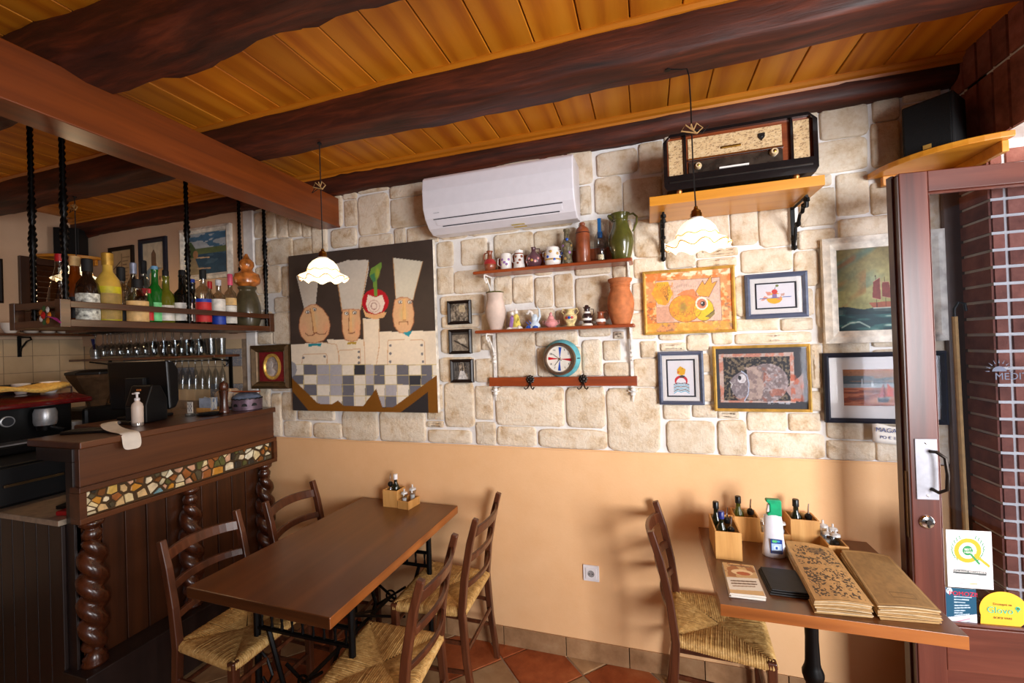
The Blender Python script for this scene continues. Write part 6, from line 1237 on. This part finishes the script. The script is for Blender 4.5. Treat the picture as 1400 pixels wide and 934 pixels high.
# ---- bottles
BZ=1.806
def glassmat(nm,c,tr=.0,rough=.08):
    if nm not in M: M[nm]=plain(nm,c,rough,coat=.5,var=.05)
    return M[nm]
shp={'wine':[(.034,0),(.037,.006),(.037,.165),(.032,.19),(.016,.215),(.0145,.28),(.0165,.283),(.0165,.292),(.013,.292)],
'spirit':[(.036,0),(.039,.005),(.039,.15),(.034,.172),(.015,.19),(.0135,.235),(.016,.238),(.015,.245)],
'squat':[(.040,0),(.043,.005),(.044,.11),(.038,.14),(.018,.165),(.016,.20),(.019,.205),(.018,.21)],
'slim':[(.029,0),(.031,.004),(.031,.17),(.026,.20),(.012,.23),(.011,.27),(.013,.275),(.012,.28)],
'cone':[(.046,0),(.049,.005),(.047,.06),(.036,.13),(.018,.20),(.014,.24),(.016,.245),(.015,.25)]}
def bottle(label,px,shape,gm,h,cap=None,capm=None,lab=None,x=-2.45,sq=False,w=1,lab2=None):
    y=P(px,440,x=x).y; h=P(px,h,x=x).z-BZ-.012; pr=shp[shape]; H=pr[-1][1]; k=h/H
    t=thing('liquor_bottle',label,'bottle',(x,y,BZ),0,'bottles on the hanging rack'); ang_=-math.atan2(-x,y)
    prs=[(r*w,z*k) for r,z in pr]; rmax=max(r for r,z in prs); n=4 if sq else 20
    if sq: prs=[(r*(1.36 if r>.02*w else 1.2),z) for r,z in prs]
    o=part('body',MB().lathe(prs,n,ph=(math.pi/4+.9 if sq else 0)),gm,t,smooth=not sq,bev=.006 if sq else 0)
    zt=prs[-1][1]; rn=prs[-1][0] if not sq else .016
    ch=cap or .03
    part('cap',MB().lathe([(rn*1.1,zt-ch*.75),(rn*1.12,zt-.002),(rn*1.12,zt+ch*.35),(rn*.9,zt+ch*.42),(0,zt+ch*.42)],16),capm or capm_,t,smooth=True)
    for L_ in (lab,lab2):
        if not L_: continue
        z0,z1,lm=L_
        if sq: part('label',MB().box(-rmax*.86,rmax*.86,-rmax*1.0-.001,-rmax*.9,z0*h,z1*h,M=Matrix.Rotation(.9,4,'Z')),lm,t,bev=.001)
        else:
            a0=math.atan2(0-y,0-x); m_=10; R_=rmax*1.012; vs=[]
            for i in range(m_+1):
                a=a0-1.15+2.3*i/m_; vs+=[(R_*math.cos(a),R_*math.sin(a),z0*h),(R_*math.cos(a),R_*math.sin(a),z1*h)]
            part('label',MB().add(vs,[(2*i,2*i+2,2*i+3,2*i+1) for i in range(m_)]),lm,t,smooth=2)
    return t
capm_=M['blackm']; cl=glassy('pale_bottle_glass',(214,212,204),.10,.04)
clr=M['clear']; amber=glassmat('amber_spirit',(120,52,8)); grn=glassmat('green_bottle',(20,96,30)); olv=glassmat('olive_bottle',(96,96,24)); blk=glassmat('black_bottle',(14,16,12)); yel=glassmat('yellow_liqueur',(206,166,70))
lw=cmat('label_white',(222,216,206),.6); lr=cmat('label_red',(190,40,40),.6); lb_=cmat('label_black',(24,22,24),.5); lc=cmat('label_cream',(216,176,116),.6); ly=cmat('label_yellow',(190,176,30),.5); lbl=cmat('label_blue',(30,60,160),.5); lg=cmat('label_green',(10,90,60),.5); rc=cmat('red_cap',(170,24,30),.4); gc=cmat('gold_cap',(196,150,60),.35,metal=.4)
bottle('cone shaped clear bottle with a red cap, leftmost on the rack',84,'cone',cl,348,.03,rc,x=-2.52,w=1.05)
bottle('squat amber whisky bottle with a cream stopper and black label',104,'squat',amber,352,.04,lc,(.1,.42,lb_),x=-2.50,w=1.0)
bottle('square dark whisky bottle with silver white label and black cap',121,'squat',glassmat('dark_spirit',(36,22,14)),357,.05,capm_,(.06,.50,cmat('label_silver',(180,170,160),.4,var=.5,sc_=60)),x=-2.43,w=1.0)
bottle('tall bottle of pale yellow liqueur with gold cap and lime green label',149,'squat',yel,349,.05,gc,(.06,.56,ly),x=-2.43,w=1.12,lab2=(.08,.46,lc))
bottle('bottle with a black cap just behind the yellow liqueur',167,'spirit',cl,369,.06,capm_,(.1,.4,lb_),x=-2.52,w=1.05)
bottle('square clear bottle with a cream paper label and wide black stopper',189,'squat',cl,383,.035,capm_,(.08,.56,lc),x=-2.42,w=1.05)
bottle('clear bottle with a silver cap behind the cream labelled one',184,'slim',cl,362,.05,cmat('silver_cap',(150,156,176),.35,metal=.4),x=-2.58,w=1.1)
bottle('clear bottle with a black and red neck behind the green bottles',198,'slim',cl,360,.06,capm_,(.5,.62,lr),x=-2.58,w=1.1)
bottle('small bottle with red and teal labels left of the tall green one',205,'slim',grn,394,.02,rc,(.15,.5,lr),x=-2.40,w=.55)
bottle('green bottle with a pale blue neck band and teal label',213,'wine',grn,366,.045,cmat('sky_band',(110,160,196),.5),(.1,.42,lg),x=-2.47,w=1.0)
bottle('olive green wine bottle with a dark neck and white label',228,'wine',olv,375,.08,capm_,(.12,.42,lw),x=-2.45,w=1.0)
bottle('tall black wine bottle with a white and pink label behind the rod',251,'wine',blk,374,.07,capm_,(.12,.46,lw),x=-2.43,w=1.22)
bottle('second dark bottle half hidden right of the black wine bottle',264,'wine',blk,384,.05,lbl,(.14,.44,lw),x=-2.54,w=1.0)
bottle('clear bottle with a red and blue label and a black cap',279,'spirit',cl,371,.045,capm_,(.10,.46,lr),x=-2.42,w=1.05,lab2=(.46,.52,lbl))
bottle('clear bottle with a dark red stopper at the back of the rack',288,'slim',cl,386,.04,rc,x=-2.58)
bottle('clear gin bottle with a glass stopper and white label over blue',300,'spirit',cl,383,.03,cmat('frosted_stopper',(196,196,200),.2),(.30,.62,lw),x=-2.42,w=.92,lab2=(.04,.28,lbl))
bottle('clear bottle with a pink cap and a gold and white label',316,'spirit',cl,378,.06,cmat('pink_cap',(206,80,110),.4),(.10,.45,lw),x=-2.44,w=.88,lab2=(.46,.60,lc))
t=thing('ceramic_crock','dark olive stoneware crock at the right end of the rack','crock',(-2.46,2.125,BZ)); part('body',MB().lathe([(.050,0),(.058,.006),(.072,.06),(.075,.12),(.070,.17),(.056,.225),(.046,.245),(.047,.255),(.055,.265),(.054,.275),(.046,.275)],30),cmat('dark_olive_stoneware',(74,66,46),.3,coat=.3,bmp=.1),t,smooth=True)
t=thing('gourd_vessel','polished orange brown gourd standing on the stoneware crock','gourd',(-2.46,2.125,BZ+.275)); t.scale=(1.3,1.3,1.15); part('body',MB().lathe([(.034,0),(.056,.020),(.060,.045),(.052,.072),(.028,.088),(.024,.098),(.034,.120),(.032,.140),(.016,.160),(.008,.178),(.006,.186),(0,.188)],28),cmat('gourd_skin',(170,100,44),.25,coat=.5,var=.35,sc_=26,bmp=.25),t,smooth=True)
# ================================================================== GLASSES ON THE BACK SHELVES
t=thing('glass_shelf','narrow dark wooden shelf of glasses on the tiled wall behind the bar','shelf',(0,0,0)); part('shelf_board',MB().box(-4.12,-2.66,W-.19,W-.006,1.632,1.648),M['barwood'],t,bev=.002)
for x in (-2.74,-3.98): part('bracket',MB().box(x-.012,x+.012,W-.016,W-.006,1.30,1.632).tube([(x,W-.01,1.60),(x,W-.14,1.625)],.005,6),M['iron'],t)
t=thing('stemware_rack','iron stemware rack with a board above the glasses behind the bar','rack',(0,0,0)); part('rack_board',MB().box(-4.05,-2.66,W-.24,W-.006,1.842,1.858),M['barwood'],t,bev=.002)
for k in range(5): part('runner',MB().tube([(-3.95,W-.045-.042*k,1.835),(-2.70,W-.045-.042*k,1.835)],.0035,6),M['iron'],t)
def wineglass(inv=False):
    t=thing('wine_glass','-','glass'); pr=[(.030,0),(.030,.002),(.004,.006),(.0035,.070),(.014,.082),(.030,.105),(.034,.130),(.030,.165)]
    part('glass',MB().lathe(pr,14,M=Matrix.Diagonal((1,1,-1,1)) if inv else None),M['stem'],t,smooth=True); return t
gi=wineglass(True); rg=random.Random(2); first=True
for k in range(13):
    for r in range(2):
        g=gi if first else copy_tree(gi); first=False
        g.location=(-3.90+.088*k+.02*r,W-.07-.085*r,1.828); g['label']='upside-down stem glass, %s from the left in the %s hanging row'%(ORD[k],'rear' if r==0 else 'front'); g['group']='hanging stem glasses'
def tumbler(h,r):
    t=thing('tumbler','-','glass'); part('glass',MB().lathe([(r*.8,0),(r*.82,.003),(r,h),(r*.94,h),(r*.76,.008),(0,.008)],14),M['stem'],t,smooth=True); return t
g0=tumbler(.11,.028); first=True
for k in range(12):
    g=g0 if first else copy_tree(g0); first=False
    g.location=(-3.30+.055*k,W-.14+.03*(k%2),1.648); g['label']='upright clear tumbler, %s from the left on the narrow bar shelf'%ORD[k]; g['group']='tumblers on the bar shelf'
f0=thing('champagne_flute','-','glass'); part('glass',MB().lathe([(.028,0),(.028,-.002),(.004,-.006),(.0035,-.055),(.016,-.09),(.022,-.14),(.019,-.20)],12),M['stem'],f0,smooth=True)
for k in range(9):
    g=f0 if k==0 else copy_tree(f0); g.location=(-3.20+.062*k,W-.10,1.618); g['label']='slender hanging flute, %s from the left under the narrow bar shelf'%ORD[k]; g['group']='flutes under the bar shelf'
t=thing('flute_hanger','thin iron rail holding the flutes under the narrow shelf','rail',(0,0,0)); part('runner',MB().tube([(-3.25,W-.085,1.612),(-2.66,W-.085,1.612)],.003,6),M['iron'],t); part('runner',MB().tube([(-3.25,W-.115,1.612),(-2.66,W-.115,1.612)],.003,6),M['iron'],t); part('scroll',MB().tube([(-2.66,W-.10,1.612),(-2.64,W-.11,1.59),(-2.66,W-.12,1.57),(-2.68,W-.11,1.585)],.003,6),M['iron'],t)
t=thing('utensil_cup','steel cup with a blue handled brush on the bar shelf','cup',(-3.98,W-.10,1.648)); part('cup',MB().lathe([(.028,0),(.032,.07),(.029,.07),(.026,.004)],16),M['steel'],t,smooth=True); part('brush',MB().tube([(0,0,.01),(-.02,0,.10),(-.03,0,.15)],[.006,.008,.012],8),cmat('blue_handle',(30,34,90),.4),t,smooth=True)
# ---- left wall: shelf, shutters
t=thing('wall_shelf','dark shelf with cups on the left wall behind the bar','shelf',(0,0,0)); part('shelf_board',MB().box(LX+.002,LX+.19,1.25,W-.02,1.826,1.842),M['barwood'],t,bev=.002); part('bracket',MB().box(LX+.005,LX+.013,1.845,1.865,1.68,1.826).tube([(LX+.01,1.855,1.82),(LX+.14,1.855,1.815),(LX+.15,1.855,1.80),(LX+.10,1.855,1.79),(LX+.03,1.855,1.74),(LX+.012,1.855,1.69)],.006,6),M['iron'],t)
cup('white mug at the left end of the dark shelf on the left wall',LX+.13,1.76,1.842,1.25); 
for k in range(4): 
    s_=thing('saucer','white saucer pile, %s from the mug on the dark left wall shelf'%ORD[k],'saucer',(LX+.12,1.87+.09*k,1.842),0,'saucers on the left shelf'); part('dish',MB().lathe([(.02,0),(.038,.010),(.04,.012),(.036,.012),(.0,.004)],18).lathe([(.02,.008),(.038,.018),(.04,.020),(.036,.020),(.0,.012)],18),M['ceramic'],s_,smooth=True)
t=thing('louvred_shutter','dark louvred wooden shutter on the left wall under the corner shelf','shutter',(0,0,0)); y0,y1,z0,z1=1.86,2.20,1.86,2.41
lou=M['barv']
for a in ((y0,y0+.05),(y1-.05,y1)): part('stile',MB().box(LX+.002,LX+.03,a[0],a[1],z0,z1),lou,t,bev=.002)
for a in ((z0,z0+.05),(z1-.05,z1)): part('rail',MB().box(LX+.002,LX+.03,y0+.05,y1-.05,a[0],a[1]),lou,t,bev=.002)
for k in range(11): part('slat',MB().box(-.004,.004,0,y1-y0-.10,-.020,.020,M=TR((LX+.016,y0+.05,z0+.07+.041*k))@Matrix.Rotation(.6,4,'Y')),lou,t)
